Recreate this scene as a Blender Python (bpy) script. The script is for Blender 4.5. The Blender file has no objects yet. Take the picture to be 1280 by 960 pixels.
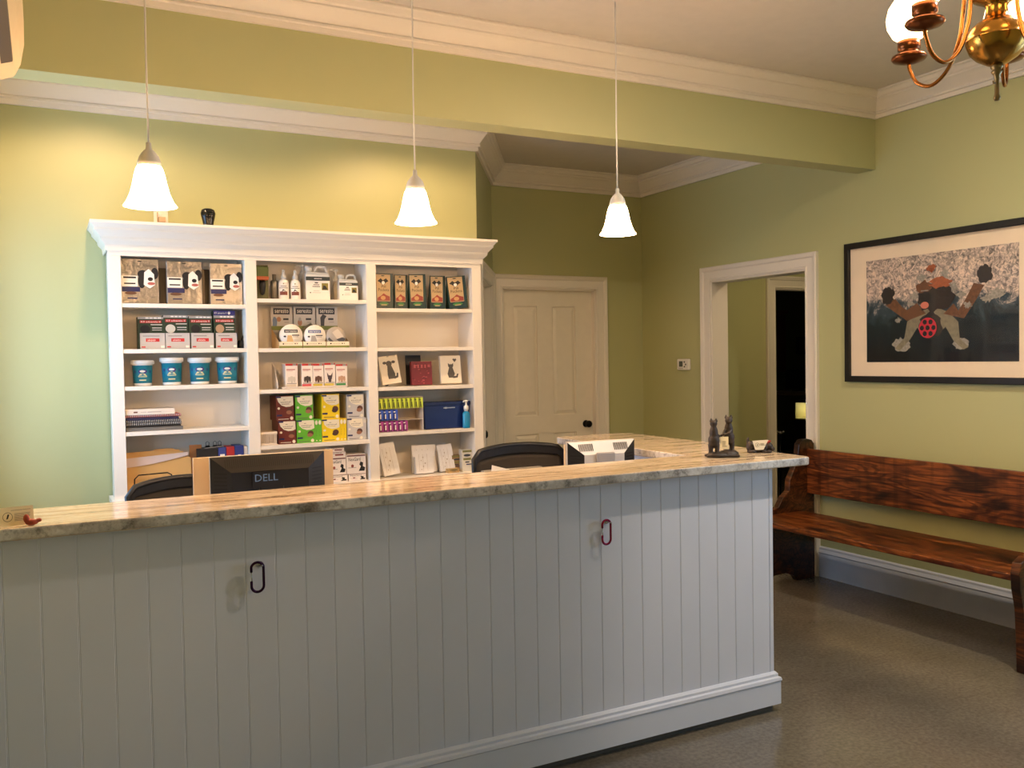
import bpy, bmesh, math, random
from mathutils import Vector, Matrix, Euler
random.seed(7)
R = math.radians
sc = bpy.context.scene
COL = sc.collection

# ------------------------------------------------------------ camera
F, YAW, PIT, ROL, EYE = 1121.5, 0.481183, -0.0281913, -0.0170626, 1.5
_f = Vector((math.sin(YAW)*math.cos(PIT), math.cos(YAW)*math.cos(PIT), math.sin(PIT)))
_s = Vector((math.cos(YAW), -math.sin(YAW), 0)); _u = _s.cross(_f)
CR = _s*math.cos(ROL)+_u*math.sin(ROL)
CU = -_s*math.sin(ROL)+_u*math.cos(ROL)
cam = bpy.data.objects.new('camera', bpy.data.cameras.new('camera')); COL.objects.link(cam)
m = Matrix((CR, CU, -_f)).transposed().to_4x4(); m.translation = (0, 0, EYE)
cam.matrix_world = m
cam.data.sensor_width = 36; cam.data.lens = F/1280*36; cam.data.clip_start = .02
sc.camera = cam

def at(px, py, X=None, Y=None, Z=None):
    """a point of the room seen at a pixel of the photograph, on a plane of the room"""
    d = CR*((px-640)/F)-CU*((py-480)/F)+_f
    if Y is not None: t = Y/d.y
    elif X is not None: t = X/d.x
    else: t = (Z-EYE)/d.z
    return Vector((0, 0, EYE))+d*t

# ------------------------------------------------------------ view + world + daylight
sc.view_settings.view_transform = 'Standard'
try: sc.view_settings.look = 'None'
except Exception: pass
sc.view_settings.gamma = 1
sc.view_settings.use_curve_mapping = False
sc.view_settings.exposure = 0.0
w = bpy.data.worlds.new('World'); sc.world = w; w.use_nodes = True
bg = w.node_tree.nodes['Background']
bg.inputs[0].default_value = (.42, .66, 1.0, 1); bg.inputs[1].default_value = 7.2
PEND_E, PEND_W, CHAN_E, CAN_W, REAR_W = 57.0, 12.0, 9.0, 50.0, 72.0
WARM = (1.0, .58, .29)

def area(name, loc, rot, sx, sy):
    l = bpy.data.lights.new(name, 'AREA'); l.shape = 'RECTANGLE'; l.size = sx; l.size_y = sy
    l.cycles.is_portal = True
    o = bpy.data.objects.new(name, l); o.location = loc; o.rotation_euler = rot; COL.objects.link(o)
area('front_window_daylight', (4.66, .8, 1.55), (0, R(90), 0), 1.4, 1.5)
area('side_window_daylight', (-.40, 4.42, 1.6), (0, R(-90), 0), 1.4, 1.4)

# ------------------------------------------------------------ materials
def lin(c):
    return tuple(((v/255)/12.92 if v/255 <= .04045 else ((v/255+.055)/1.055)**2.4) for v in c)
MATS = {}
def mat(name, c, rough=.5, metal=0., spec=.5, bump=None, emit=None, coat=0., noise=None):
    if name in MATS: return MATS[name]
    M_ = bpy.data.materials.new(name); M_.use_nodes = True; nt = M_.node_tree
    b = nt.nodes['Principled BSDF']; col = lin(c)
    b.inputs['Base Color'].default_value = (*col, 1)
    b.inputs['Roughness'].default_value = rough; b.inputs['Metallic'].default_value = metal
    b.inputs['Specular IOR Level'].default_value = spec
    if coat: b.inputs['Coat Weight'].default_value = coat
    tc = nt.nodes.new('ShaderNodeTexCoord')
    n = nt.nodes.new('ShaderNodeTexNoise'); n.inputs['Scale'].default_value = (noise or (14, .05))[0]
    n.inputs['Detail'].default_value = 4
    nt.links.new(tc.outputs['Object'], n.inputs['Vector'])
    amt = (noise or (14, .05))[1]
    mx = nt.nodes.new('ShaderNodeMix'); mx.data_type = 'RGBA'
    mx.inputs[6].default_value = (*[v*(1-amt) for v in col], 1)
    mx.inputs[7].default_value = (*[min(1, v*(1+amt)) for v in col], 1)
    nt.links.new(n.outputs['Fac'], mx.inputs[0]); nt.links.new(mx.outputs[2], b.inputs['Base Color'])
    if bump:
        n2 = nt.nodes.new('ShaderNodeTexNoise'); n2.inputs['Scale'].default_value = bump[0]; n2.inputs['Detail'].default_value = 3
        nt.links.new(tc.outputs['Object'], n2.inputs['Vector'])
        bp = nt.nodes.new('ShaderNodeBump'); bp.inputs['Strength'].default_value = bump[1]; bp.inputs['Distance'].default_value = bump[2] if len(bump) > 2 else .002
        nt.links.new(n2.outputs['Fac'], bp.inputs['Height']); nt.links.new(bp.outputs['Normal'], b.inputs['Normal'])
    if emit:
        b.inputs['Emission Color'].default_value = (*emit[0], 1); b.inputs['Emission Strength'].default_value = emit[1]
    MATS[name] = M_; return M_

def ramp(nt, fac, stops):
    r = nt.nodes.new('ShaderNodeValToRGB'); e = r.color_ramp.elements
    while len(e) < len(stops): e.new(.5)
    for k, (p, c) in enumerate(stops): e[k].position = p; e[k].color = (*lin(c), 1)
    nt.links.new(fac, r.inputs[0]); return r.outputs[0]
def noise(nt, vec, scale, detail=6, rough=.6, dist=0.):
    n = nt.nodes.new('ShaderNodeTexNoise'); n.inputs['Scale'].default_value = scale; n.inputs['Detail'].default_value = detail
    n.inputs['Roughness'].default_value = rough; n.inputs['Distortion'].default_value = dist
    nt.links.new(vec, n.inputs['Vector']); return n.outputs['Fac']
def mapped(nt, sca, rot=(0, 0, 0), loc=(0, 0, 0)):
    tc = nt.nodes.new('ShaderNodeTexCoord'); mp = nt.nodes.new('ShaderNodeMapping')
    mp.inputs['Scale'].default_value = sca; mp.inputs['Rotation'].default_value = rot; mp.inputs['Location'].default_value = loc
    nt.links.new(tc.outputs['Object'], mp.inputs['Vector']); return mp.outputs[0]
def mixc(nt, f, a, b, mode='MIX'):
    mx = nt.nodes.new('ShaderNodeMix'); mx.data_type = 'RGBA'; mx.blend_type = mode
    for s, i in ((f, 0), (a, 6), (b, 7)):
        if isinstance(s, (int, float)): mx.inputs[i].default_value = s
        elif isinstance(s, tuple): mx.inputs[i].default_value = (*lin(s), 1)
        else: nt.links.new(s, mx.inputs[i])
    return mx.outputs[2]
def newmat(name, rough=.5, spec=.5, metal=0.):
    M_ = bpy.data.materials.new(name); M_.use_nodes = True; b = M_.node_tree.nodes['Principled BSDF']
    b.inputs['Roughness'].default_value = rough; b.inputs['Specular IOR Level'].default_value = spec; b.inputs['Metallic'].default_value = metal
    MATS[name] = M_; return M_, M_.node_tree, b
def bumpit(nt, b, h, strength, dist):
    bp = nt.nodes.new('ShaderNodeBump'); bp.inputs['Strength'].default_value = strength; bp.inputs['Distance'].default_value = dist
    nt.links.new(h, bp.inputs['Height']); nt.links.new(bp.outputs['Normal'], b.inputs['Normal'])

WALL = mat('sage_paint', (184, 186, 137), .42, spec=.45, bump=(180, .08, .001), noise=(2, .02))
TRIM = mat('white_trim_paint', (232, 226, 214), .35, spec=.4, noise=(5, .02))
CEIL = mat('ceiling_paint', (214, 208, 198), .8, spec=.2, bump=(120, .05, .001))
BEAD = mat('beadboard_paint', (216, 221, 236), .4, spec=.4, noise=(4, .02))
CASEW = mat('bookcase_paint', (236, 228, 214), .38, spec=.4, noise=(4, .02))
DOORW = mat('door_paint', (232, 225, 208), .4, spec=.4)
BLACK = mat('black_plastic', (8, 8, 9), .45)
BLACKM = mat('black_metal', (12, 12, 12), .3, metal=.6)
CHROME = mat('chrome', (200, 200, 200), .15, metal=1)
WHITEP = mat('white_plastic', (235, 232, 224), .35)
PAPER = mat('white_paper', (232, 228, 220), .6)
CREAM = mat('cream_card', (214, 186, 146), .6)

# polished concrete floor
FL, nt, b = newmat('polished_concrete', .22, .5)
v = mapped(nt, (1, 1, 1))
c1 = ramp(nt, noise(nt, v, 1.3, 5), [(.3, (104, 97, 86)), (.7, (134, 125, 110))])
c2 = ramp(nt, noise(nt, v, 60, 3), [(.35, (175, 175, 175)), (.65, (255, 255, 255))])
nt.links.new(mixc(nt, .5, c1, c2, 'MULTIPLY'), b.inputs['Base Color'])
nt.links.new(ramp(nt, noise(nt, v, 3, 4), [(.3, (100, 100, 100)), (.7, (135, 135, 135))]), b.inputs['Roughness'])
# granite
GR, nt, b = newmat('streaked_granite', .09, .5)
v = mapped(nt, (.8, 11, 11), rot=(0, 0, R(3)))
s1 = ramp(nt, noise(nt, v, 2.2, 9, .62, .6), [(.28, (126, 98, 74)), (.4, (182, 160, 132)), (.54, (222, 208, 186)), (.72, (192, 178, 158))])
v2 = mapped(nt, (1.6, 9, 9))
s2 = ramp(nt, noise(nt, v2, 9, 8, .7), [(.34, (140, 112, 88)), (.46, (255, 250, 240)), (.6, (255, 255, 255))])
v3 = mapped(nt, (1, 1.4, 1))
s3 = ramp(nt, noise(nt, v3, 30, 6, .7), [(.3, (170, 166, 160)), (.48, (255, 255, 255))])
nt.links.new(mixc(nt, .55, mixc(nt, .7, s1, s2, 'MULTIPLY'), s3, 'MULTIPLY'), b.inputs['Base Color'])
# chiselled grey granite edge
GE, nt, b = newmat('granite_edge', .3, .5)
v = mapped(nt, (1, 1, 1))
g1 = ramp(nt, noise(nt, v, 9, 8, .7), [(.3, (120, 116, 112)), (.45, (186, 182, 176)), (.6, (214, 212, 208))])
g2 = ramp(nt, noise(nt, v, 34, 7, .75), [(.34, (96, 92, 88)), (.5, (255, 255, 255))])
g3 = ramp(nt, noise(nt, v, 3.1, 6, .7, .5), [(.34, (140, 116, 100)), (.46, (255, 255, 255))])
nt.links.new(mixc(nt, .8, mixc(nt, .7, g1, g2, 'MULTIPLY'), g3, 'MULTIPLY'), b.inputs['Base Color'])
bumpit(nt, b, noise(nt, v, 40, 5), .5, .004)
# barn wood
def wood(name, dark, mid, light, rot=(0, 0, 0)):
    W_, nt, b = newmat(name, .33, .5)
    v = mapped(nt, (6, 1, 14), rot=rot)
    n1 = noise(nt, v, 1.5, 6, .6, 1.6)
    col = ramp(nt, n1, [(.28, dark), (.45, mid), (.62, light), (.78, mid)])
    v2 = mapped(nt, (2.2, 1.0, 2.2))
    k = ramp(nt, noise(nt, v2, 2.6, 4, .5, .4), [(.36, (46, 36, 30)), (.47, (255, 255, 255))])
    v3 = mapped(nt, (1, 18, 1))
    st = ramp(nt, noise(nt, v3, 1.0, 3, .5), [(.36, (150, 140, 130)), (.5, (255, 255, 255))])
    v4 = mapped(nt, (40, 3, 90))
    fine = ramp(nt, noise(nt, v4, 1.2, 4, .6), [(.3, (160, 150, 140)), (.6, (255, 255, 255))])
    v5 = mapped(nt, (5, .9, 7)); nn = noise(nt, v5, 1.1, 2, .4, .5)
    sn = nt.nodes.new('ShaderNodeMath'); sn.operation = 'MULTIPLY'; sn.inputs[1].default_value = 95; nt.links.new(nn, sn.inputs[0])
    s2_ = nt.nodes.new('ShaderNodeMath'); s2_.operation = 'SINE'; nt.links.new(sn.outputs[0], s2_.inputs[0])
    rings = ramp(nt, s2_.outputs[0], [(.0, (255, 255, 255)), (.75, (140, 120, 105))])
    col = mixc(nt, .75, col, rings, 'MULTIPLY')
    c = mixc(nt, .85, col, k, 'MULTIPLY'); c = mixc(nt, .5, c, st, 'MULTIPLY'); c = mixc(nt, .7, c, fine, 'MULTIPLY')
    nt.links.new(c, b.inputs['Base Color']); bumpit(nt, b, n1, .3, .002); return W_
WOOD = wood('barn_wood', (60, 30, 14), (116, 60, 26), (158, 90, 40))
WOODD = wood('dark_barn_wood', (44, 24, 12), (82, 44, 20), (112, 62, 28))
BRASS = mat('brass', (176, 132, 62), .22, metal=1, noise=(8, .12))
BRONZE = mat('aged_bronze', (120, 72, 44), .28, metal=1, noise=(10, .2))
def glow(name, col, strength, base=(240, 235, 225)):
    M_, nt, b = newmat(name, .3)
    b.inputs['Base Color'].default_value = (*lin(base), 1)
    b.inputs['Emission Color'].default_value = (*col, 1); b.inputs['Emission Strength'].default_value = strength
    return M_
PSH = glow('lit_frosted_glass', WARM, PEND_E)
CSH = glow('lit_opal_glass', (1.0, .62, .3), CHAN_E)
def glass(name, tint=(255, 255, 255), opac=.0):
    M_ = bpy.data.materials.new(name); M_.use_nodes = True; nt = M_.node_tree
    nt.nodes.remove(nt.nodes['Principled BSDF']); out = nt.nodes['Material Output']
    t = nt.nodes.new('ShaderNodeBsdfTransparent'); t.inputs[0].default_value = (*lin(tint), 1)
    g = nt.nodes.new('ShaderNodeBsdfGlossy'); g.inputs['Roughness'].default_value = .03
    fr0 = nt.nodes.new('ShaderNodeFresnel'); fr0.inputs[0].default_value = 1.35; geo = nt.nodes.new('ShaderNodeNewGeometry')
    fr = nt.nodes.new('ShaderNodeMath'); fr.operation = 'MULTIPLY'; inv = nt.nodes.new('ShaderNodeMath'); inv.operation = 'SUBTRACT'; inv.inputs[0].default_value = 1
    nt.links.new(geo.outputs['Backfacing'], inv.inputs[1]); nt.links.new(fr0.outputs[0], fr.inputs[0]); nt.links.new(inv.outputs[0], fr.inputs[1])
    mx = nt.nodes.new('ShaderNodeMixShader'); nt.links.new(fr.outputs[0], mx.inputs[0]); nt.links.new(t.outputs[0], mx.inputs[1]); nt.links.new(g.outputs[0], mx.inputs[2])
    nt.links.new(mx.outputs[0], out.inputs[0]); MATS[name] = M_; return M_
GLASS = glass('clear_glass')

# ------------------------------------------------------------ mesh builder
class MB:
    def __init__(s): s.v = []; s.f = []; s.m = []; s.sm = []
    def add(s, vs, fs, mi=0, smooth=False):
        o = len(s.v); s.v += [tuple(x) for x in vs]
        for f in fs: s.f.append([o+i for i in f]); s.m.append(mi); s.sm.append(smooth)
        return s
    def box(s, a, b, mi=0):
        x0, y0, z0 = [min(p, q) for p, q in zip(a, b)]; x1, y1, z1 = [max(p, q) for p, q in zip(a, b)]
        return s.add([(x0, y0, z0), (x1, y0, z0), (x1, y1, z0), (x0, y1, z0), (x0, y0, z1), (x1, y0, z1), (x1, y1, z1), (x0, y1, z1)],
                     [(0, 3, 2, 1), (4, 5, 6, 7), (0, 1, 5, 4), (1, 2, 6, 5), (2, 3, 7, 6), (3, 0, 4, 7)], mi)
    def prism(s, poly, fn, d0, d1, mi=0, mside=None):
        """poly in (a,b), fn(a,b,d) -> point"""
        n = len(poly); vs = [fn(a, b, d0) for a, b in poly]+[fn(a, b, d1) for a, b in poly]
        s.add(vs, [list(range(n))[::-1], list(range(n, 2*n))], mi)
        o = len(s.v)-2*n
        for i in range(n):
            j = (i+1) % n; s.f.append([o+i, o+j, o+n+j, o+n+i]); s.m.append(mi if mside is None else mside); s.sm.append(False)
        return s
    def lathe(s, prof, c=(0, 0, 0), n=24, mi=0, axis='Z', smooth=True, sx=1, sy=1, a0=0, a1=360):
        full = abs(a1-a0) >= 360; k = n if full else n+1; vs = []
        for (r, h) in prof:
            for i in range(k):
                t = R(a0+(a1-a0)*i/n); p = (r*math.cos(t)*sx, r*math.sin(t)*sy, h)
                if axis == 'Y': p = (p[0], h, p[1])
                if axis == 'X': p = (h, p[0], p[1])
                vs.append((c[0]+p[0], c[1]+p[1], c[2]+p[2]))
        fs = []
        for r_ in range(len(prof)-1):
            for i in range(n if full else n):
                j = (i+1) % k
                if not full and i+1 >= k: continue
                fs.append((r_*k+i, r_*k+j, (r_+1)*k+j, (r_+1)*k+i))
        if full:
            if prof[0][0] > 1e-6: fs.append(tuple(range(k))[::-1])
            if prof[-1][0] > 1e-6: fs.append(tuple((len(prof)-1)*k+i for i in range(k)))
        return s.add(vs, fs, mi, smooth)
    def tube(s, pts, r, n=8, mi=0, closed=False, smooth=True):
        pts = [Vector(p) for p in pts]; N = len(pts); rr = r if isinstance(r, (list, tuple)) else [r]*N
        up = Vector((0, 0, 1)); vs = []; prev = None
        for i, p in enumerate(pts):
            a = pts[(i-1) % N] if (closed or i > 0) else p; b_ = pts[(i+1) % N] if (closed or i < N-1) else p
            t = (b_-a).normalized()
            if prev is None:
                x = t.cross(up) if abs(t.dot(up)) < .95 else t.cross(Vector((1, 0, 0)))
            else: x = prev-t*prev.dot(t)
            x.normalize(); prev = x; y = t.cross(x)
            for k in range(n):
                q = 2*math.pi*k/n; vs.append(p+(x*math.cos(q)+y*math.sin(q))*rr[i])
        fs = []
        for i in range(N if closed else N-1):
            j = (i+1) % N
            for k in range(n): l = (k+1) % n; fs.append((i*n+k, i*n+l, j*n+l, j*n+k))
        if not closed: fs += [tuple(range(n))[::-1], tuple((N-1)*n+k for k in range(n))]
        return s.add(vs, fs, mi, smooth)
    def ell(s, c, r, rot=(0, 0, 0), mi=0, n=14):
        E_ = Euler([R(a) for a in rot]).to_matrix(); vs = []; m_ = n//2+1
        for i in range(m_+1):
            ph = math.pi*i/m_
            for k in range(n):
                t = 2*math.pi*k/n
                vs.append(Vector(c)+E_@Vector((r[0]*math.sin(ph)*math.cos(t), r[1]*math.sin(ph)*math.sin(t), r[2]*math.cos(ph))))
        fs = [(i*n+k, (i+1)*n+k, (i+1)*n+(k+1) % n, i*n+(k+1) % n) for i in range(m_) for k in range(n)]
        return s.add(vs, fs, mi, True)
    def sweep(s, path, prof, fn, side=1, mi=0, closed=False):
        """prof: (offset, lift) closed polygon; path in (a,b); fn(a,b,lift)"""
        P = [Vector(p) for p in path]; N = len(P); np_ = len(prof); vs = []
        def nrm(a, b_):
            d = (b_-a).normalized(); return Vector((-d.y, d.x))*side
        for i, p in enumerate(P):
            if closed: n1 = nrm(P[i-1], p); n2 = nrm(p, P[(i+1) % N])
            else:
                n1 = nrm(P[i-1], p) if i > 0 else nrm(p, P[1]); n2 = nrm(p, P[i+1]) if i < N-1 else n1
            mi_ = (n1+n2)/(1+n1.dot(n2))
            for (o, l) in prof:
                q = p+mi_*o; vs.append(fn(q.x, q.y, l))
        fs = []
        for i in range(N if closed else N-1):
            j = (i+1) % N
            for k in range(np_): l = (k+1) % np_; fs.append((i*np_+k, i*np_+l, j*np_+l, j*np_+k))
        if not closed: fs += [tuple(range(np_))[::-1], tuple((N-1)*np_+k for k in range(np_))]
        return s.add(vs, fs, mi)
    def build(s, name, mats, parent=None, bevel=0, seg=2, remesh=0, smooth=0, loc=None, rot=None, solid=0):
        me = bpy.data.meshes.new(name); me.from_pydata(s.v, [], s.f)
        for M_ in (mats if isinstance(mats, (list, tuple)) else [mats]): me.materials.append(M_)
        for p, mi, sm in zip(me.polygons, s.m, s.sm): p.material_index = mi; p.use_smooth = sm
        bm = bmesh.new(); bm.from_mesh(me); bmesh.ops.recalc_face_normals(bm, faces=bm.faces); bm.to_mesh(me); bm.free()
        me.update(); o = bpy.data.objects.new(name, me); COL.objects.link(o)
        if parent is not None: o.parent = parent
        if loc is not None: o.location = loc
        if rot is not None: o.rotation_euler = rot
        if solid: md = o.modifiers.new('solid', 'SOLIDIFY'); md.thickness = solid
        if remesh:
            md = o.modifiers.new('remesh', 'REMESH'); md.mode = 'VOXEL'; md.voxel_size = remesh; md.use_smooth_shade = True
            if smooth: md = o.modifiers.new('smooth', 'SMOOTH'); md.iterations = smooth; md.factor = .5
        if bevel:
            md = o.modifiers.new('bevel', 'BEVEL'); md.width = bevel; md.segments = seg; md.limit_method = 'ANGLE'; md.angle_limit = R(40)
        return o
XYZ = lambda a, b, l: (a, b, l)
XZ = lambda a, b, l: (a, l, b)      # poly in x,z; depth y
YZ = lambda a, b, l: (l, a, b)
# text
_TX = {}
def text_geo(t):
    if t not in _TX:
        cu = bpy.data.curves.new('t', 'FONT'); cu.body = t; cu.resolution_u = 2; o = bpy.data.objects.new('t', cu); COL.objects.link(o)
        dg = bpy.context.evaluated_depsgraph_get(); me = bpy.data.meshes.new_from_object(o.evaluated_get(dg))
        vs = [(q.co.x, q.co.y) for q in me.vertices]; fs = [tuple(p.vertices) for p in me.polygons]
        xs = [q[0] for q in vs]; ys = [q[1] for q in vs]; x0, x1, y0, y1 = min(xs), max(xs), min(ys), max(ys)
        _TX[t] = ([((a-x0)/(x1-x0), (b_-y0)/(y1-y0)) for a, b_ in vs], fs)
        bpy.data.objects.remove(o); bpy.data.curves.remove(cu); bpy.data.meshes.remove(me)
    return _TX[t]
class Face:
    """a printed face: w x h, mapped by fn(u,v,lift) with u right 0..1, v up 0..1"""
    def __init__(s, mb, fn): s.mb = mb; s.fn = fn; s.k = 0
    def _l(s): s.k += 1; return .0004+.00012*s.k
    def rect(s, u0, v0, u1, v1, mi, n=1):
        l = s._l(); vs = []
        for i in range(n+1):
            u = u0+(u1-u0)*i/n; vs += [s.fn(u, v0, l), s.fn(u, v1, l)]
        s.mb.add(vs, [(2*i, 2*i+2, 2*i+3, 2*i+1) for i in range(n)], mi); return s
    def poly(s, pts, mi):
        l = s._l(); s.mb.add([s.fn(u, v_, l) for u, v_ in pts], [tuple(range(len(pts)))], mi); return s
    def disc(s, u, v_, ru, rv, mi, n=18, a0=0, a1=360):
        return s.poly([(u+ru*math.cos(R(a0+(a1-a0)*k/n)), v_+rv*math.sin(R(a0+(a1-a0)*k/n))) for k in range(n if a1-a0 == 360 else n+1)], mi)
    def text(s, t, u0, v0, u1, v1, mi):
        l = s._l(); vs, fs = text_geo(t)
        s.mb.add([s.fn(u0+(u1-u0)*a, v0+(v1-v0)*b_, l) for a, b_ in vs], fs, mi); return s
    def lines(s, u0, v0, u1, v1, k, mi, t=.45):
        for i in range(k):
            a = v0+(v1-v0)*i/k; ln = u1-(u1-u0)*random.uniform(0, .35); s.rect(u0, a, ln, a+(v1-v0)/k*t, mi)
        return s
def front(mb, w_, h_, x0=0, z0=0, y0=0):
    return Face(mb, lambda u, v_, l: (x0+u*w_, y0-l, z0+v_*h_))
# tagging
def tag(o, label=None, cat=None, group=None, kind=None):
    if label: o['label'] = label
    if cat: o['category'] = cat
    if group: o['group'] = group
    if kind: o['kind'] = kind
    return o
def thing(name, label, cat, loc=(0, 0, 0), rz=0, group=None, rot=None):
    o = bpy.data.objects.new(name, None); o.empty_display_size = .1; COL.objects.link(o); o.location = loc
    o.rotation_euler = rot if rot else (0, 0, rz)
    return tag(o, label, cat, group)
def struct(name, mb, mats, **k):
    o = mb.build(name, mats, **k)
    if o.parent is None: o['kind'] = 'structure'
    return o
def dup(root, loc, label, rz=None):
    r = root.copy(); COL.objects.link(r); r.location = loc; r['label'] = label
    if rz is not None: r.rotation_euler[2] = rz
    for ch in root.children:
        c = ch.copy(); COL.objects.link(c); c.parent = r
        for g in ch.children: d = g.copy(); COL.objects.link(d); d.parent = c
    return r

# ============================================================ THE ROOM
XL, XR, YF, YA, YB, YBM, YBK = -.32, 4.61, -1.0, 5.38, 6.37, 3.91, 4.05
ZC, ZR = 3.08, 3.03
PA, PB = Vector((2.565, YA)), Vector((3.17, YB))
HX0, HX1, HY0, HY1 = 4.76, 7.6, 3.0, 6.0        # hallway beyond the doorway
struct('floor', MB().box((XL-.2, YF-.2, -.1), (10.6, 9.6, 0)), FL)
struct('ceiling', MB().box((XL-.2, YF-.2, ZC), (XR+.15, YBM, ZC+.1)).box((XL-.2, YBK, ZR), (XR+.15, YB+.3, ZR+.15)), CEIL)
struct('trim_1', MB().box((XL-.05, YBM, 2.634), (XR+.02, YBK, ZC+.1)), WALL)   # ceiling beam
def wall_open(mb, a0, a1, z1, t0, t1, fn, opens):
    """wall in (a,z) with rectangular openings (a0,a1,z0,z1) sorted by a"""
    def bx(p, q, r_, s_): mb.box(fn(p, r_, t0), fn(q, s_, t1))
    cur = a0
    for (p, q, zz0, zz1) in opens:
        bx(cur, p, 0, z1)
        if zz0 > 0: bx(p, q, 0, zz0)
        bx(p, q, zz1, z1); cur = q
    bx(cur, a1, 0, z1); return mb
# left wall with a side window behind the counter, front wall with the shop window
struct('wall_left', wall_open(MB(), YF-.2, YA+.15, ZC+.1, XL-.15, XL, lambda a, z, t: (t, a, z), [(3.72, 5.12, .9, 2.3)]), WALL)
struct('wall_front', MB().box((XL, YF-.15, 0), (XR+.15, YF, ZC+.1)), WALL)
struct('wall_rear', MB().box((XL, YA, 0), (PA.x, YA+.15, ZR+.1)), WALL)
struct('wall_right', wall_open(MB(), YF, YB+.15, ZC+.1, XR, XR+.15, lambda a, z, t: (t, a, z), [(.05, 1.55, .85, 2.25), (4.485, 5.465, 0, 2.075)]), WALL)
struct('wall_back', wall_open(MB(), PB.x-.02, XR+.15, ZR+.1, YB, YB+.15, lambda a, z, t: (a, t, z), [(3.25, 4.13, 0, 2.065)]), WALL)
AD = (PB-PA).normalized(); AN = Vector((AD.y, -AD.x)); AL = (PB-PA).length
ang = lambda a, z, l: (PA.x+AD.x*a+AN.x*l, PA.y+AD.y*a+AN.y*l, z)      # l>0 towards the room
mb = MB()
for (p, q, z0, z1) in ((.0, .17, 0, ZR+.1), (.98, AL+.05, 0, ZR+.1), (.17, .98, 2.075, ZR+.1)):
    mb.prism([(p, z0), (q, z0), (q, z1), (p, z1)], lambda a, b, d: ang(a, b, d), 0 if p > 0 else -.0, -.12)
struct('wall_corner', mb, WALL)
# windows (frames, panes)
def window(name, fn, a0, a1, z0, z1, nv):
    mb = MB()
    for (p, q, r_, s_) in [(a0, a1, z0, z0+.05), (a0, a1, z1-.05, z1), (a0, a0+.05, z0, z1), (a1-.05, a1, z0, z1)]+[(a0+(a1-a0)*k/nv-.02, a0+(a1-a0)*k/nv+.02, z0, z1) for k in range(1, nv)]+[(a0, a1, (z0+z1)/2-.02, (z0+z1)/2+.02)]:
        mb.box(fn(p, r_, -.03), fn(q, s_, .03))
    o = struct(name, mb, TRIM)
    g = MB().box(fn(a0+.01, z0+.01, -.003), fn(a1-.01, z1-.01, .003)).build('pane', GLASS, o)
    return o
window('window_1', lambda a, z, t: (XR+.09+t, a, z), .05, 1.55, .85, 2.25, 2)
window('window_2', lambda a, z, t: (XL-.08+t, a, z), 3.72, 5.12, .9, 2.3, 1)
# hallway and the dark room behind it
HALLW = WALL
mb = wall_open(MB(), HX0, 10.4, 2.75, HY1, HY1+.12, lambda a, z, t: (a, t, z), [(5.74, 6.6, 0, 2.09)])
struct('wall_hall', mb, HALLW)
struct('wall_hall_end', MB().box((HX1, HY0, 0), (HX1+.12, HY1, 2.75)).box((HX0, HY0-.12, 0), (HX1+.12, HY0, 2.75)), HALLW)
struct('ceiling_hall', MB().box((HX0, HY0-.12, 2.7), (10.5, 9.5, 2.8)), CEIL)
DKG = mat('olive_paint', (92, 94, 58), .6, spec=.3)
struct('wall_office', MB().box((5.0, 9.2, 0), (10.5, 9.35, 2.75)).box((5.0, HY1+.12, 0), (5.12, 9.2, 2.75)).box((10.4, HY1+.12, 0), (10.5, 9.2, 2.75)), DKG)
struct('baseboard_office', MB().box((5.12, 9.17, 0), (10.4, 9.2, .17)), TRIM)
# crown mouldings
def crown(zb, zt, pr):
    h = zt-zb
    return [(0, zb), (.018, zb), (.02, zb+.16*h), (.034, zb+.18*h), (.034, zb+.25*h), (.028, zb+.28*h), (.05, zb+.42*h), (.075, zb+.6*h), (.088, zb+.66*h), (.088, zb+.72*h), (.1, zb+.76*h), (pr-.012, zb+.9*h), (pr, zb+.93*h), (pr, zt), (0, zt)]
struct('trim_2', MB().sweep([(XL, YF), (XL, YBM), (XR, YBM), (XR, YF)], crown(2.94, ZC-.001, .125), XYZ, side=-1), TRIM)
struct('trim_3', MB().sweep([(XL, YBK), (XL, YA), tuple(PA), tuple(PB), (XR, YB), (XR, YBK)], crown(2.868, ZR-.001, .115), XYZ, side=-1), TRIM)
# base boards
def base(h): return [(0, 0), (.016, 0), (.016, h-.045), (.02, h-.04), (.012, h-.02), (.012, h-.008), (.004, h), (0, h)]
struct('baseboard_right', MB().sweep([(XR, 4.385), (XR, YF)], base(.205), XYZ, side=-1), mat('skirting_paint', (214, 216, 224), .4))
struct('baseboard_back', MB().sweep([(XR, YB), (XR, 5.57)], base(.2), XYZ, side=-1), TRIM)
struct('baseboard_rear', MB().sweep([(XL, YA), (.29, YA)], base(.2), XYZ, side=-1), TRIM)
struct('baseboard_hall', MB().sweep([(HX0, HY1), (5.66, HY1)], base(.17), XYZ, side=-1), TRIM)
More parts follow.
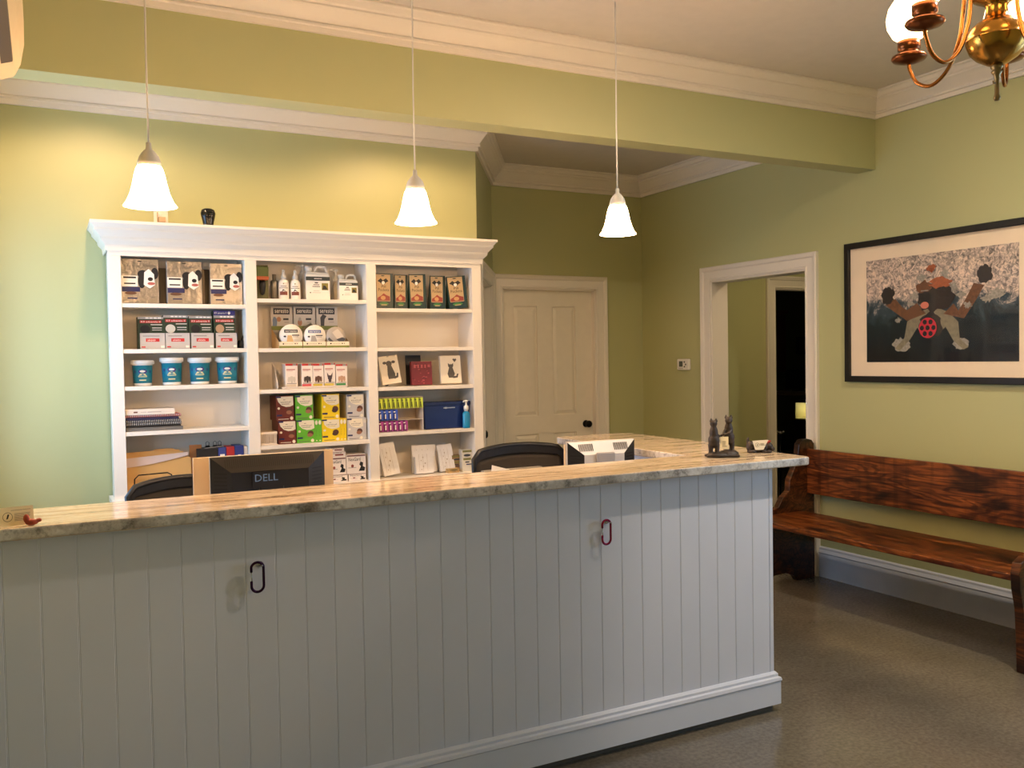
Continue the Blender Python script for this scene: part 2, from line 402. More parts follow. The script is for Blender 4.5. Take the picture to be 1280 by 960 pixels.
# casings
CAS = [(0, 0), (0, .014), (.012, .018), (.02, .012), (.07, .014), (.078, .024), (.1, .03), (.108, .022), (.108, 0)]
def casing(name, fn, a0, a1, z1, parent=None, z0=0.):
    """U shaped casing round an opening a0..a1, top z1; fn(a,z,lift)"""
    mb = MB().sweep([(a0, z0), (a0, z1), (a1, z1), (a1, z0)], CAS, fn, side=1)
    return struct(name, mb, TRIM, parent=parent)
casing('trim_4', lambda a, z, l: (XR-l, a, z), 4.485, 5.465, 2.075)
struct('trim_5', MB().box((XR-.002, 5.453, 0), (XR+.152, 5.466, 2.07)).box((XR-.002, 4.484, 0), (XR+.152, 4.497, 2.07)).box((XR-.002, 4.484, 2.063), (XR+.152, 5.466, 2.076)), TRIM)
casing('trim_6', lambda a, z, l: (XR+.15+l, a, z), 4.485, 5.465, 2.075)
casing('trim_7', lambda a, z, l: (a, HY1-l, z), 5.78, 6.6, 2.085)
struct('trim_8', MB().box((5.74, HY1, 0), (5.79, HY1+.12, 2.09)).box((6.58, HY1, 0), (6.6, HY1+.12, 2.09)).box((5.74, HY1, 2.075), (6.6, HY1+.12, 2.09)), TRIM)
# doors
def door(name, fn, a0, a1, z1, panels, knob_a, knob_z, rec):
    """leaf in (a,z), set back by rec; fn(a,z,lift) lift towards the room"""
    mb = MB()
    def bx(p, q, r_, s_, l0, l1, mi=0): mb.prism([(p, r_), (q, r_), (q, s_), (p, s_)], fn, l0, l1, mi)
    bx(a0, a1, .01, z1, -rec-.035, -rec-.014)
    cuts = sorted(set([a0, a1]+[p[0] for p in panels]+[p[1] for p in panels])); zc = sorted(set([.01, z1]+[p[2] for p in panels]+[p[3] for p in panels]))
    for i in range(len(cuts)-1):
        for j in range(len(zc)-1):
            ca, cz = (cuts[i]+cuts[i+1])/2, (zc[j]+zc[j+1])/2
            if not any(p[0] < ca < p[1] and p[2] < cz < p[3] for p in panels): bx(cuts[i], cuts[i+1], zc[j], zc[j+1], -rec-.014, -rec)
    for (p, q, r_, s_) in panels:
        o = .0; i_ = .035
        def rg(k, l): return [fn(p+k, r_+k, l), fn(q-k, r_+k, l), fn(q-k, s_-k, l), fn(p+k, s_-k, l)]
        A = rg(.008, -rec-.013); B = rg(i_, -rec-.003)
        mb.add(A+B, [(0, 1, 5, 4), (1, 2, 6, 5), (2, 3, 7, 6), (3, 0, 4, 7), (4, 5, 6, 7)])
    o = struct(name, mb, DOORW)
    # frame inside the opening
    c = fn(knob_a, knob_z, -rec); d = Vector(fn(knob_a, knob_z, -rec+1))-Vector(c)
    k = MB()
    prof = [(.0, -.002), (.03, 0), (.03, .004), (.012, .01), (.011, .03), (.022, .036), (.029, .046), (.028, .058), (.018, .066), (0, .067)]
    q = Vector((0, 0, 1)).rotation_difference(d).to_matrix()
    kb = MB().lathe(prof, n=20); kb.v = [tuple(Vector(c)+q@Vector(v_)) for v_ in kb.v]
    kb.build('door_knob', BLACKM, o)
    return o
fb = lambda a, z, l: (a, YB-l, z)
door('door_1', fb, 3.262, 4.118, 2.055, [(3.375, 3.59, 1.03, 1.925), (3.735, 3.955, 1.03, 1.925), (3.375, 3.59, .22, .88), (3.735, 3.955, .22, .88)], 4.045, .942, .045)
casing('trim_9', fb, 3.25, 4.13, 2.065)
struct('trim_10', MB().box((3.25, YB-.001, 0), (3.262, YB+.12, 2.065)).box((4.118, YB-.001, 0), (4.13, YB+.12, 2.065)).box((3.25, YB-.001, 2.055), (4.13, YB+.12, 2.065)), TRIM)
door('door_2', ang, .19, .96, 2.055, [(.29, .52, 1.03, 1.925), (.63, .86, 1.03, 1.925), (.29, .52, .22, .88), (.63, .86, .22, .88)], .36, .97, .05)
casing('trim_11', ang, .17, .98, 2.065)
mb = MB()
for (p, q, r_, s_) in ((.17, .19, 0, 2.075), (.96, .98, 0, 2.075), (.17, .98, 2.055, 2.075)): mb.prism([(p, r_), (q, r_), (q, s_), (p, s_)], ang, 0, -.12)
struct('trim_12', mb, TRIM)

# ============================================================ COUNTER
ctr = thing('reception_counter', 'white beadboard reception counter with moulded base under the granite top', 'counter', (1.2, 2.9, 0))
def loc(pt, o): return (pt[0]-o.location.x, pt[1]-o.location.y, pt[2]-o.location.z)
def shift(mb, o): mb.v = [loc(p, o) for p in mb.v]; return mb
mb = MB(); YP = 2.82; gx = [-.0235+.09305*n for n in range(-3, 30)]; XE = 2.695
pts = [(XL+.001, YP)]
for g in gx:
    if g < XL+.02 or g > 2.64: continue
    pts += [(g-.003, YP), (g-.0015, YP+.0011), (g, YP+.0001), (g+.0015, YP+.0011), (g+.003, YP)]
pts += [(XE-.022, YP), (XE-.02, YP+.004), (XE-.018, YP), (XE, YP), (XE, YP+.03), (XE-.002, 3.07), (XL+.001, 3.07)]
mb.prism(pts, XYZ, .03, 1.030)
shift(mb, ctr).build('front_panel', BEAD, ctr)
cb = [(0, .03), (.02, .03), (.02, .125), (.024, .13), (.021, .142), (.012, .146), (.012, .156), (.004, .165), (0, .165)]
shift(MB().sweep([(XL+.002, YP), (XE, YP), (XE, 3.5)], cb, XYZ, side=-1), ctr).build('base_moulding', BEAD, ctr)
shift(MB().box((XL+.001, 2.83, 0), (XE, 3.06, .032)), ctr).build('plinth', mat('grey_plinth', (96, 94, 92), .6), ctr)
mb = MB(); y = 3.07
ptsr = [(XE, y)]
while y < 4.15: ptsr += [(XE+.0, y+.086), (XE-.004, y+.0885), (XE, y+.091)]; y += .093
mb = MB().box((2.52, 3.07, 0.0), (XE-.0, 4.19, 1.030)); mb.box((XE, 3.07, .03), (XE+.02, 4.19, .165))
shift(mb, ctr).build('return_panel', BEAD, ctr)
# countertop (L shaped, rounded corners)
def rounded(poly, rads, n=6):
    out = []; N = len(poly)
    for i in range(N):
        p = Vector(poly[i]); a = (Vector(poly[i-1])-p).normalized(); b_ = (Vector(poly[(i+1) % N])-p).normalized(); r = rads[i]
        if r == 0: out.append(tuple(p)); continue
        for k in range(n+1):
            t = k/n; q = (p+a*r)*(1-t)**2+p*2*t*(1-t)+(p+b_*r)*t*t; out.append(tuple(q))
    return out
Lp = rounded([(XL+.002, 2.752), (2.852, 2.752), (2.865, 2.95), (2.935, 3.5), (2.95, 4.25), (2.47, 4.25), (2.47, 3.105), (XL+.002, 3.105)], [0, .035, .1, .3, .06, .06, .01, 0])
top = MB().prism(Lp, XYZ, 1.032, 1.067, 0, 1).build('granite_countertop', [GR, GE], bevel=.006, seg=3)
tag(top, 'L-shaped cream granite countertop with brown streaks and grey edge on the white counter', 'countertop')
# carabiners on hooks
def carabiner(px, py, colr, label):
    p = at(px, py, Y=YP-.002); t = thing('carabiner', label, 'carabiner', p)
    r = .0042; pts = []
    for k in range(13): a = R(180*k/12); pts.append((.0185*math.cos(a)*1.0, -.022, .02+.0165*math.sin(a)))
    bot = []
    for k in range(13): a = R(180+180*k/12); bot.append((.0185*math.cos(a), -.022, -.036+.0185*math.sin(a)))
    body = [( -.0185, -.022, .008)]+pts[::-1]+bot[::-1]+[(-.0185, -.022, -.02)]
    MB().tube(body, r, 8).build('body', colr, t)
    MB().tube([(-.0185, -.022, .01), (-.0165, -.022, -.0305)], .002, 6).build('gate', CHROME, t)
    tag(MB().tube([(.016, .0015, .026), (.014, -.022, .026), (.012, -.036, .027)], .0028, 8).lathe([(0, -.004), (.009, -.003), (.009, 0), (0, .001)], c=(.014, .0, .026), axis='Y', n=14).build('hook', CHROME, t), 'small chrome screw hook')
    return t
carabiner(320, 716, mat('dark_purple_anodised', (52, 22, 60), .25, metal=.8), 'dark purple carabiner hanging on a hook toward the left of the counter front')
carabiner(754, 661, mat('magenta_anodised', (140, 26, 70), .25, metal=.8), 'magenta carabiner hanging on a hook toward the right of the counter front')

# ============================================================ BOOKCASE
YC_, DB = 5.12, .24
bc = thing('bookcase', 'tall white built-in bookcase with three bays and a moulded cornice', 'bookcase', (1.39, 5.25, 0))
st = [(.313, .376), (1.010, 1.073), (1.712, 1.771), (2.403, 2.464)]
mb = MB()
for (a, b_) in st: mb.box((a, YC_, 0), (b_, YC_+.02, 2.074))
mb.box((.313, YC_, 2.074), (2.464, YC_+.02, 2.12))
shift(mb, bc).build('face_frame', CASEW, bc, bevel=.0015)
mb = MB().box((.32, YC_+.02, 0), (.335, YC_+DB, 2.12)).box((2.443, YC_+.02, 0), (2.458, YC_+DB, 2.12))
for (a, b_) in st[1:3]: mb.box((a, YC_+.02, 0), (b_, YC_+DB-.012, 2.1))
mb.box((.335, YC_+.02, 2.1), (2.443, YC_+DB, 2.12)).box((.335, YC_+DB-.012, 0), (2.443, YC_+DB, 2.1))
for (a, b_) in ((.335, .376), (2.403, 2.443)):
    mb.box((a, YC_+.02, .0), (b_, YC_+DB-.012, 2.1))
shift(mb, bc).build('carcass', CASEW, bc)
SH = {'L': [1.826, 1.584, 1.387, 1.147], 'M': [1.862, 1.582, 1.348, 1.032], 'R': [1.815, 1.579, 1.342, 1.068]}
BX = {'L': (.376, 1.010), 'M': (1.073, 1.712), 'R': (1.771, 2.403)}
ZBASE = .79
for bay in 'LMR':
    for z in SH[bay]:
        shift(MB().box((BX[bay][0], YC_+.003, z-.022), (BX[bay][1], YC_+DB-.012, z)), bc).build('shelf', CASEW, bc, bevel=.0015)
shift(MB().box((.30, YC_-.02, ZBASE-.03), (2.47, YC_+DB, ZBASE)), bc).build('base_top', CASEW, bc)
mb = MB()
for (a, b_) in ((.38, .69), (.70, 1.005), (1.08, 1.39), (1.4, 1.705), (1.78, 2.08), (2.09, 2.4)):
    bd = MB().box((a, YC_-.018, .1), (b_, YC_, ZBASE-.05)); bd.box((a+.06, YC_-.022, .16), (b_-.06, YC_-.018, ZBASE-.11))
    shift(bd, bc).build('cabinet_door', CASEW, bc, bevel=.002)
cor = [(0, 2.10), (.008, 2.10), (.012, 2.13), (.03, 2.15), (.034, 2.16), (.034, 2.168), (.052, 2.19), (.062, 2.2), (.062, 2.21), (.078, 2.232), (.082, 2.232), (.082, 2.246), (0, 2.246)]
mb = MB().sweep([(.313, YA-.002), (.313, YC_), (2.464, YC_), (2.464, YA-.002)], cor, XYZ, side=-1)
mb.box((.31, YC_-.01, 2.236), (2.466, YA-.002, 2.246))
shift(mb, bc).build('cornice', CASEW, bc)

# ============================================================ PENDANTS
def pendant(x, y, zb, label):
    t = thing('pendant_light', label, 'pendant light', (x, y, zb), group='glass bell pendants over the counter')
    H = ZC-zb
    MB().lathe([(0, H), (.062, H-.001), (.062, H-.008), (.045, H-.022), (.008, H-.03), (0, H-.031)], n=24).build('canopy', WHITEP, t)
    MB().tube([(0, 0, H-.03), (.0015, 0, .8), (-.001, 0, .5), (0, 0, .19)], .0032, 8).build('cord', WHITEP, t)
    MB().lathe([(0, .205), (.008, .204), (.009, .184), (.018, .176), (.03, .16), (.036, .142), (.038, .128), (.03, .126), (0, .126)], n=24).build('socket_cap', WHITEP, t)
    prof = [(.034, .13), (.041, .12), (.047, .098), (.053, .068), (.061, .038), (.072, .013), (.08, .002), (.082, 0)]
    inn = [(r-.003, h+.001) for r, h in prof[::-1]]
    MB().lathe(prof+inn, n=36).build('shade', PSH, t)
    MB().ell((0, 0, .06), (.024, .024, .034)).build('bulb', glow('bulb_glow', WARM, 60), t)
    l = bpy.data.lights.new('bulb_light', 'POINT'); l.energy = PEND_W; l.color = WARM; l.shadow_soft_size = .03
    o = bpy.data.objects.new('bulb_light', l); COL.objects.link(o); o.parent = t; o.location = (0, 0, -.004)
    return t
pts_ = []
for (px, py, Y) in ((188, 262, 3.12), (520, 283, 3.27), (772.5, 297, 3.36)):
    pts_.append((at(px, py-4, Y=Y)))
p0 = pendant(*pts_[0], 'white glass bell pendant lamp, the one in front of the bookcase left end')
dup(p0, pts_[1], 'white glass bell pendant lamp, the one in front of the bookcase right bay')
dup(p0, pts_[2], 'white glass bell pendant lamp nearest the green wall corner and doorway')

# ============================================================ CHANDELIER
cc = at(1246, 52)if False else Vector((0, 0, EYE))+(CR*((1246-640)/F)-CU*((50-480)/F)+_f)*2.8
ch = thing('chandelier', 'brass multi-arm chandelier with opal glass globes hanging over the waiting area', 'chandelier', cc)
MB().lathe([(0, -.078), (.012, -.079), (.03, -.074), (.06, -.055), (.078, -.035), (.087, -.012), (.0885, -.004), (.0895, 0), (.0895, .003), (.0875, .004), (.086, .014), (.078, .036), (.062, .052), (.045, .062), (.036, .07), (.032, .085), (.03, .1), (.036, .112), (.066, .128), (.07, .133), (.07, .145), (.05, .15), (.05, .2), (.02, .22), (.012, .25), (0, .25)], n=36).build('bowl', BRASS, ch)
MB().lathe([(0, -.188), (.007, -.187), (.011, -.18), (.007, -.168), (.006, -.13), (.009, -.11), (.013, -.104), (.017, -.098), (.012, -.092), (.018, -.086), (.019, -.078), (0, -.074)], n=16).tube([(-.004, 0, -.135), (-.017, 0, -.135), (-.018, 0, -.128)], .003, 6).build('finial', mat('dull_brass', (140, 124, 92), .35, metal=1), ch)
MB().lathe([(0, .22), (.011, .222), (.011, ZC-cc.z-.03), (.05, ZC-cc.z-.02), (.06, ZC-cc.z), (0, ZC-cc.z)], n=16).build('stem', BRASS, ch)
vdir = math.atan2(cc.y, cc.x)          # the direction from the viewer
for k, angd in enumerate((138, 66, 354, 282, 210)):
    a = vdir+R(angd); dx, dy = math.cos(a), math.sin(a); pr = []
    cp = [(.03, .19), (.06, .205), (.095, .17), (.105, .11), (.115, .04), (.15, -.045), (.205, -.088), (.255, -.07), (.282, -.02), (.285, .01)]
    for i in range(len(cp)-1):
        a0_, a1_, a2_, a3_ = cp[max(i-1, 0)], cp[i], cp[i+1], cp[min(i+2, len(cp)-1)]
        for q_ in range(5):
            u = q_/5; f_ = lambda k_: .5*(2*a1_[k_]+(a2_[k_]-a0_[k_])*u+(2*a0_[k_]-5*a1_[k_]+4*a2_[k_]-a3_[k_])*u*u+(3*a1_[k_]-a0_[k_]-3*a2_[k_]+a3_[k_])*u**3)
            pr.append((dx*f_(0), dy*f_(0), f_(1)))
    pr.append((dx*.285, dy*.285, .01))
    MB().tube(pr, .0062, 8).build('arm', mat('arm_brass', (168, 110, 56), .25, metal=1), ch)
    cx, cy = dx*.285, dy*.285
    MB().lathe([(0, 0.001), (0.02, 0.003), (0.05, 0.013), (0.057, 0.021), (0.054, 0.029), (0.034, 0.037), (0.03, 0.045), (0.036, 0.049), (0.037, 0.077), (0.03, 0.079), (0, 0.079)], c=(cx, cy, 0), n=26).build('cup', BRONZE, ch)
    MB().lathe([(0.03, 0.077), (0.052, 0.095), (0.068, 0.125), (0.072, 0.155), (0.064, 0.19), (0.046, 0.217), (0.034, 0.235), (0.036, 0.25), (0.033, 0.25), (0.031, 0.235), (0.043, 0.215), (0.061, 0.19), (0.069, 0.155), (0.065, 0.125), (0.05, 0.097), (0.028, 0.079)], c=(cx, cy, 0), n=26).build('globe', CSH, ch)

def can(x, y, label, W):
    t = thing('recessed_light', label, 'ceiling light', (x, y, ZC))
    MB().lathe([(.062, -.001), (.09, -.001), (.09, -.007), (.066, -.01), (.062, -.004)], n=28).build('trim_ring', WHITEP, t)
    MB().lathe([(0, -.002), (.062, -.002), (.062, -.001), (0, -.001)], n=28).build('lens', glow('downlight_glow', (1, .84, .66), 40), t)
    l = bpy.data.lights.new('downlight', 'AREA'); l.shape = 'DISK'; l.size = .11; l.energy = W; l.color = (1, .86, .70)
    o = bpy.data.objects.new('downlight', l); COL.objects.link(o); o.parent = t; o.location = (0, 0, -.012)
def rear_can(x, y, label):
    t = thing('recessed_light', label, 'ceiling light', (x, y, ZR), group=None)
    MB().lathe([(.062, -.001), (.09, -.001), (.09, -.007), (.066, -.01), (.062, -.004)], n=28).build('trim_ring', WHITEP, t)
    MB().lathe([(0, -.002), (.062, -.002), (.062, -.001), (0, -.001)], n=28).build('lens', glow('rear_downlight_glow', WARM, 40), t)
    l = bpy.data.lights.new('downlight', 'SPOT'); l.energy = REAR_W; l.color = (1, .63, .35); l.spot_size = R(158); l.spot_blend = .35; l.shadow_soft_size = .05
    o = bpy.data.objects.new('downlight', l); COL.objects.link(o); o.parent = t; o.location = (0, 0, -.012)
rear_can(.29, 4.57, 'recessed downlight in the rear ceiling before the bookcase left end')
rear_can(2.06, 4.57, 'recessed downlight in the rear ceiling before the bookcase right end')
can(3.25, 1.76, 'round recessed ceiling downlight over the waiting area near the bench', CAN_W)

# ============================================================ SPLIT AIR CONDITIONER
ac = thing('air_conditioner', 'cream wall-mounted air conditioner on the left wall near the ceiling', 'air conditioner', (XL, 2.7, 2.35))
prof = [(0.003, -.02), (.12, -.02), (.225, .005), (.268, .022), (.286, .06), (.297, .12), (.298, .19), (.288, .26), (.26, .32), (.003, .33)]
MB().prism(prof, YZ if False else (lambda a, b, l: (a, l, b)), -.42, .4).build('housing', mat('aged_white_plastic', (228, 210, 176), .4), ac, bevel=.006)
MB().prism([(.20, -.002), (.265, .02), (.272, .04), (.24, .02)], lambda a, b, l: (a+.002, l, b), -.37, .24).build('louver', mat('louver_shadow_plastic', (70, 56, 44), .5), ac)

# ============================================================ FRAMED PICTURE
pc = thing('framed_picture', 'black framed underwater photo print of a swimming dog with a red ball', 'picture', (XR, 3.48, 1.77))
Y0, Y1, Z0, Z1 = 2.83, 4.135, 1.315, 2.197
fy = lambda a, z, l: (-l, a-3.48, z-1.77)
fr = [(0, 0), (0, .03), (.004, .034), (.034, .034), (.038, .03), (.038, 0)]
MB().sweep([(Y0+.038, Z0+.038), (Y0+.038, Z1-.038), (Y1-.038, Z1-.038), (Y1-.038, Z0+.038)], fr, fy, side=1, closed=True).build('frame', mat('black_frame', (18, 16, 15), .35), pc)
MB().box(fy(Y0+.03, Z0+.03, .002), fy(Y1-.03, Z1-.03, .012)).build('mat_board', mat('mat_board', (240, 222, 196), .8), pc)
# print: water surface and depth
PR, nt, b = newmat('underwater_print', .4, .3)
py0, py1, pz0, pz1 = 2.978, 3.972, 1.44, 2.072
tc = nt.nodes.new('ShaderNodeTexCoord'); sep = nt.nodes.new('ShaderNodeSeparateXYZ'); nt.links.new(tc.outputs['Object'], sep.inputs[0])
n1 = noise(nt, tc.outputs['Object'], 5.5, 8, .7, 1.2); n2 = noise(nt, tc.outputs['Object'], 38, 8, .8, 1.0)
def math_(op, a, b_):
    q = nt.nodes.new('ShaderNodeMath'); q.operation = op
    for i, s_ in enumerate((a, b_)):
        if isinstance(s_, (int, float)): q.inputs[i].default_value = s_
        else: nt.links.new(s_, q.inputs[i])
    return q.outputs[0]
hgt = math_('ADD', math_('MULTIPLY', sep.outputs['Z'], 2.2), math_('MULTIPLY', n1, 1.1))
hgt = math_('ADD', hgt, math_('MULTIPLY', n2, .35))
water = ramp(nt, hgt, [(.0, (8, 12, 16)), (.55, (16, 34, 40)), (.78, (60, 78, 88)), (.92, (190, 180, 172))])
spl = ramp(nt, n2, [(.36, (48, 52, 60)), (.46, (150, 138, 132)), (.58, (236, 214, 196))])
msk = ramp(nt, hgt, [(.74, (0, 0, 0)), (.92, (255, 255, 255))])
nt.links.new(mixc(nt, msk, water, spl), b.inputs['Base Color'])
mb = MB().box(fy(py0, pz0, .0125), fy(py1, pz1, .0135))
fp = Face(mb, lambda u, v_, l: fy(py1-u*(py1-py0), pz0+v_*(pz1-pz0), .0135+l))
def strip(pts, wd, mi):
    P_ = [Vector(p) for p in pts]; L_ = []; R_ = []
    for i, p in enumerate(P_):
        d = (P_[min(i+1, len(P_)-1)]-P_[max(i-1, 0)]).normalized(); n_ = Vector((-d.y, d.x*1.0)); w_ = wd[i]
        L_.append(tuple(p+n_*w_)); R_.append(tuple(p-n_*w_))
    fp.poly(L_+R_[::-1], mi)
# white chest and hind legs, tan forelegs with dark paws, dark head, tongue, ball
def blob(u, v_, ru, rv, mi, j=.22, n=22):
    fp.poly([(u+ru*math.cos(6.283*k/n)*(1+random.uniform(-j, j)), v_+rv*math.sin(6.283*k/n)*(1+random.uniform(-j, j))) for k in range(n)], mi)
blob(.26, .16, .06, .07, 7); blob(.66, .16, .05, .05, 7)
strip([(.42, .42), (.34, .36), (.30, .22), (.23, .12)], [.05, .045, .022, .02], 2)
strip([(.54, .42), (.60, .34), (.63, .20), (.69, .12)], [.05, .045, .022, .02], 2)
blob(.47, .38, .11, .13, 2, .1); blob(.46, .34, .08, .12, 1, .15)
strip([(.40, .50), (.30, .44), (.24, .50), (.18, .58)], [.06, .05, .035, .045], 3)
strip([(.58, .48), (.66, .42), (.72, .55), (.77, .68)], [.055, .04, .032, .035], 3)
blob(.165, .62, .038, .06, 1, .15); blob(.80, .74, .036, .06, 1, .15)
for (tu, tv) in ((.135, .65), (.145, .685), (.17, .69), (.195, .665), (.14, .6)): blob(tu, tv, .02, .036, 1, .15, 10)
for (tu, tv) in ((.785, .8), (.81, .81), (.83, .785), (.835, .74), (.775, .77)): blob(tu, tv, .019, .036, 1, .15, 10)
for (tu, tv, tr) in ((.36, .62, .03), (.6, .66, .035), (.66, .6, .025), (.33, .55, .02), (.7, .5, .025), (.24, .4, .02), (.82, .55, .03), (.88, .58, .04), (.56, .8, .03), (.4, .78, .03)): blob(tu, tv, tr, tr*1.2, 7, .5)
blob(.49, .60, .12, .14, 1, .2); blob(.42, .69, .055, .06, 3, .3); blob(.53, .72, .07, .045, 4, .35); blob(.47, .86, .03, .035, 4, .3)
blob(.43, .59, .045, .06, 8, .1); fp.disc(.425, .525, .028, .032, 5); fp.rect(.40, .655, .45, .665, 7)
fp.disc(.445, .315, .06, .095, 6, 24)
for k in range(7):
    a = R(60*k); rr = .65 if k < 6 else 0
    fp.disc(.445+.06*rr*math.cos(a), .315+.095*rr*math.sin(a), .015, .024, 8, 8)
prt = mb.build('print', [PR, mat('p_dark_fur', (30, 20, 14), .5), mat('p_pale_fur', (128, 122, 100), .5, noise=(45, .5)), mat('p_tan_fur', (104, 66, 36), .5, noise=(55, .65)), mat('p_orange', (160, 84, 42), .5, noise=(60, .6)), mat('p_tongue', (206, 120, 100), .5), mat('p_red', (196, 28, 52), .5), mat('p_foam', (150, 146, 136), .5, noise=(70, .7)), mat('p_black', (10, 9, 9), .5)], pc)
MB().box(fy(Y0+.035, Z0+.035, .022), fy(Y1-.035, Z1-.035, .024)).build('glazing', GLASS, pc)

# ============================================================ THERMOSTAT + OUTLET
p = at(856.5, 455.5, X=XR-.002)
th = thing('thermostat', 'small white thermostat with grey display left of the doorway', 'thermostat', p)
MB().box((-.026, -.075, -.045), (0, .075, .045)).build('housing', WHITEP, th, bevel=.008)
MB().box((-.0275, .0, -.018), (-.0255, .045, .026)).build('display', mat('lcd', (84, 88, 76), .3), th)
for k in range(3): MB().box((-.029, -.0-.0+.02*k, -.034), (-.0255, .012+.02*k, -.027)).build('button', mat('grey_button', (170, 165, 155), .5), th)
for (a, z) in ((-.03, .02), (-.045, .0), (-.03, -.018)): MB().box((-.029, a, z-.006), (-.0255, a+.013, z+.006)).build('button', mat('dark_button', (90, 84, 78), .5), th)
p = at(201, 272, Y=YA-.001)
ol = thing('wall_outlet', 'white wall outlet plate with a plugged adapter above the bookcase', 'outlet', p)
MB().box((-.038, -.006, -.06), (.038, 0, .06)).build('plate', WHITEP, ol, bevel=.002)
MB().box((-.014, -.03, -.028), (.022, -.006, -.0)).tube([(-.018, -.02, -.03), (-.02, -.02, .0), (-.019, -.02, .03)], .003, 6).build('adapter', mat('grey_adapter', (196, 170, 140), .5), ol)
MB().ell((.0, -.006, .018), (.014, .003, .014)).build('socket', WHITEP, ol)

# ============================================================ BENCH
bn = thing('wooden_bench', 'long dark rustic wooden bench with plank back against the right wall', 'bench', (4.25, 3.45, 0))
MB().box((.235, -.91, .572), (.262, .95, .868)).build('backrest', WOOD, bn, bevel=.004)
MB().box((-.285, -.86, .425), (.2, .93, .458)).build('seat', WOOD, bn, bevel=.006)
endp = [(-.27, 0), (-.12, 0), (-.10, .03), (-.06, .055), (.04, .06), (.12, .03), (.14, 0), (.30, 0), (.30, .86), (.28, .90), (.24, .915), (.20, .905), (.175, .87), (.165, .80), (.13, .71), (.09, .65), (.03, .60), (-.05, .565), (-.16, .55), (-.25, .545), (-.3, .52), (-.315, .47), (-.31, .40), (-.285, .3), (-.275, .15)]
endf = [(-.27, 0), (-.12, 0), (-.10, .03), (-.06, .055), (.04, .06), (.12, .03), (.14, 0), (.30, 0), (.30, .90), (.28, .925), (.24, .935), (.195, .93), (.165, .90), (.155, .82), (.12, .74), (.08, .67), (.075, .60), (.02, .56), (-.02, .50), (-.12, .47), (-.25, .46), (-.275, .42), (-.28, .3), (-.275, .15)]
MB().prism(endf, XZ, .92, .965).build('end_panel', WOODD, bn, bevel=.004)
MB().prism(endp, XZ, -.9, -.855).build('end_panel', WOODD, bn, bevel=.004)
MB().box((.14, -.86, .38), (.17, .93, .425)).build('rail', WOODD, bn)

# ============================================================ BEHIND THE COUNTER: desk, monitors, boards, chairs
dk = thing('work_desk', 'white desk standing behind the counter under the monitors', 'desk', (1.05, 3.45, 0))
MB().box((-1.36, -.36, .70), (1.39, .2, .73)).build('desktop', CASEW, dk, bevel=.003)
for x in (-1.34, 0, 1.36): MB().box((x-.015, -.33, 0), (x+.015, .18, .70)).build('leg_panel', CASEW, dk)
def monitor(x0, x1, zt, Y, H, label, silver=False, rz=0, stand=.73):
    cx = (x0+x1)/2; w_ = x1-x0
    t = thing('computer_monitor', label, 'monitor', (cx, Y, stand), rz)
    zt -= stand; zb = zt-H; hw = w_/2
    bz = mat('silver_plastic', (196, 196, 198), .35) if silver else BLACK
    tp = [(-hw, zb), (hw, zb), (hw, zt), (-hw, zt)]
    MB().box((-hw, 0, zb), (hw, .022, zt)).build('bezel', mat('grey_bezel', (178, 170, 158), .4), t, bevel=.003)
    mb = MB()
    A = [(-hw, 0, zb), (hw, 0, zb), (hw, 0, zt-.002), (-hw, 0, zt-.002)]; B = [(-hw+.07, -.03, zb+.04), (hw-.07, -.03, zb+.04), (hw-.07, -.03, zt-.06), (-hw+.07, -.03, zt-.06)]
    mb.add(A+B, [(0, 1, 5, 4)], 0).add(A+B, [(2, 3, 7, 6)], 0).add(A+B, [(4, 5, 6, 7)], 0).add(A+B, [(1, 2, 6, 5), (3, 0, 4, 7)], 1)
    # vent slots across the top slope and down the sides
    n = 44 if not silver else 34
    for k in range(n):
        u = -hw+.05+(w_-.1)*k/(n-1)
        if silver and abs(u) < .05: continue
        y0, z0, y1, z1 = -.0065, zt-.012, -.022, zt-.044
        mb.add([(u, y0-.0008, z0), (u+.004, y0-.0008, z0), (u+.004, y1-.0008, z1), (u, y1-.0008, z1)], [(0, 1, 2, 3)], 2)
    for k in range(14):
        for sgn in (-1, 1):
            z = zt-.06-.014*k
            if z < zb+.05: continue
            mb.add([(sgn*(hw-.012), -.0062, z), (sgn*(hw-.012), -.0062, z-.004), (sgn*(hw-.055), -.0248, z-.006), (sgn*(hw-.055), -.0248, z-.002)], [(0, 1, 2, 3)], 2)
    mb.build('back_shell', [bz, BLACK, mat('vent_black', (3, 3, 3), .7)], t)
    MB().box((-.045, -.05, -.02+.03), (.045, -.03, zt-(.1 if not silver else .05))).build('stand_neck', mat('neck_silver', (150, 150, 154), .35) if silver else BLACK, t, bevel=.006)
    MB().lathe([(0, 0), (.13, 0), (.13, .008), (.05, .016), (0, .016)], c=(0, -.06, 0), n=28, sy=.75).build('stand_base', bz, t)
    return t, zt, hw
a = at(262, 571, Y=3.42); c = at(405, 563, Y=3.42)
m1, zt, hw = monitor(a.x, c.x, a.z-.002, 3.42, .28, 'black computer monitor seen from behind with pale logo, left part of desk')
lg = MB(); Face(lg, lambda u, v_, l: (-.062+.084*u, -.0505-l, zt-.096+.026*v_)).text('DELL', 0, 0, 1, 1, 0)
lg.box((-.07, -.0505, zt-.118), (.06, -.048, zt-.062), 1)
lg.build('logo', [mat('logo_pale_blue', (120, 150, 190), .3, metal=.3), BLACK], m1)
a = at(717, 554, Y=3.40); c = at(825, 545, Y=3.44)
m2, zt2, hw2 = monitor(a.x, a.x+.345, a.z, 3.44, .28, 'silver and black monitor seen from behind near the counter return', True, rz=R(-5))
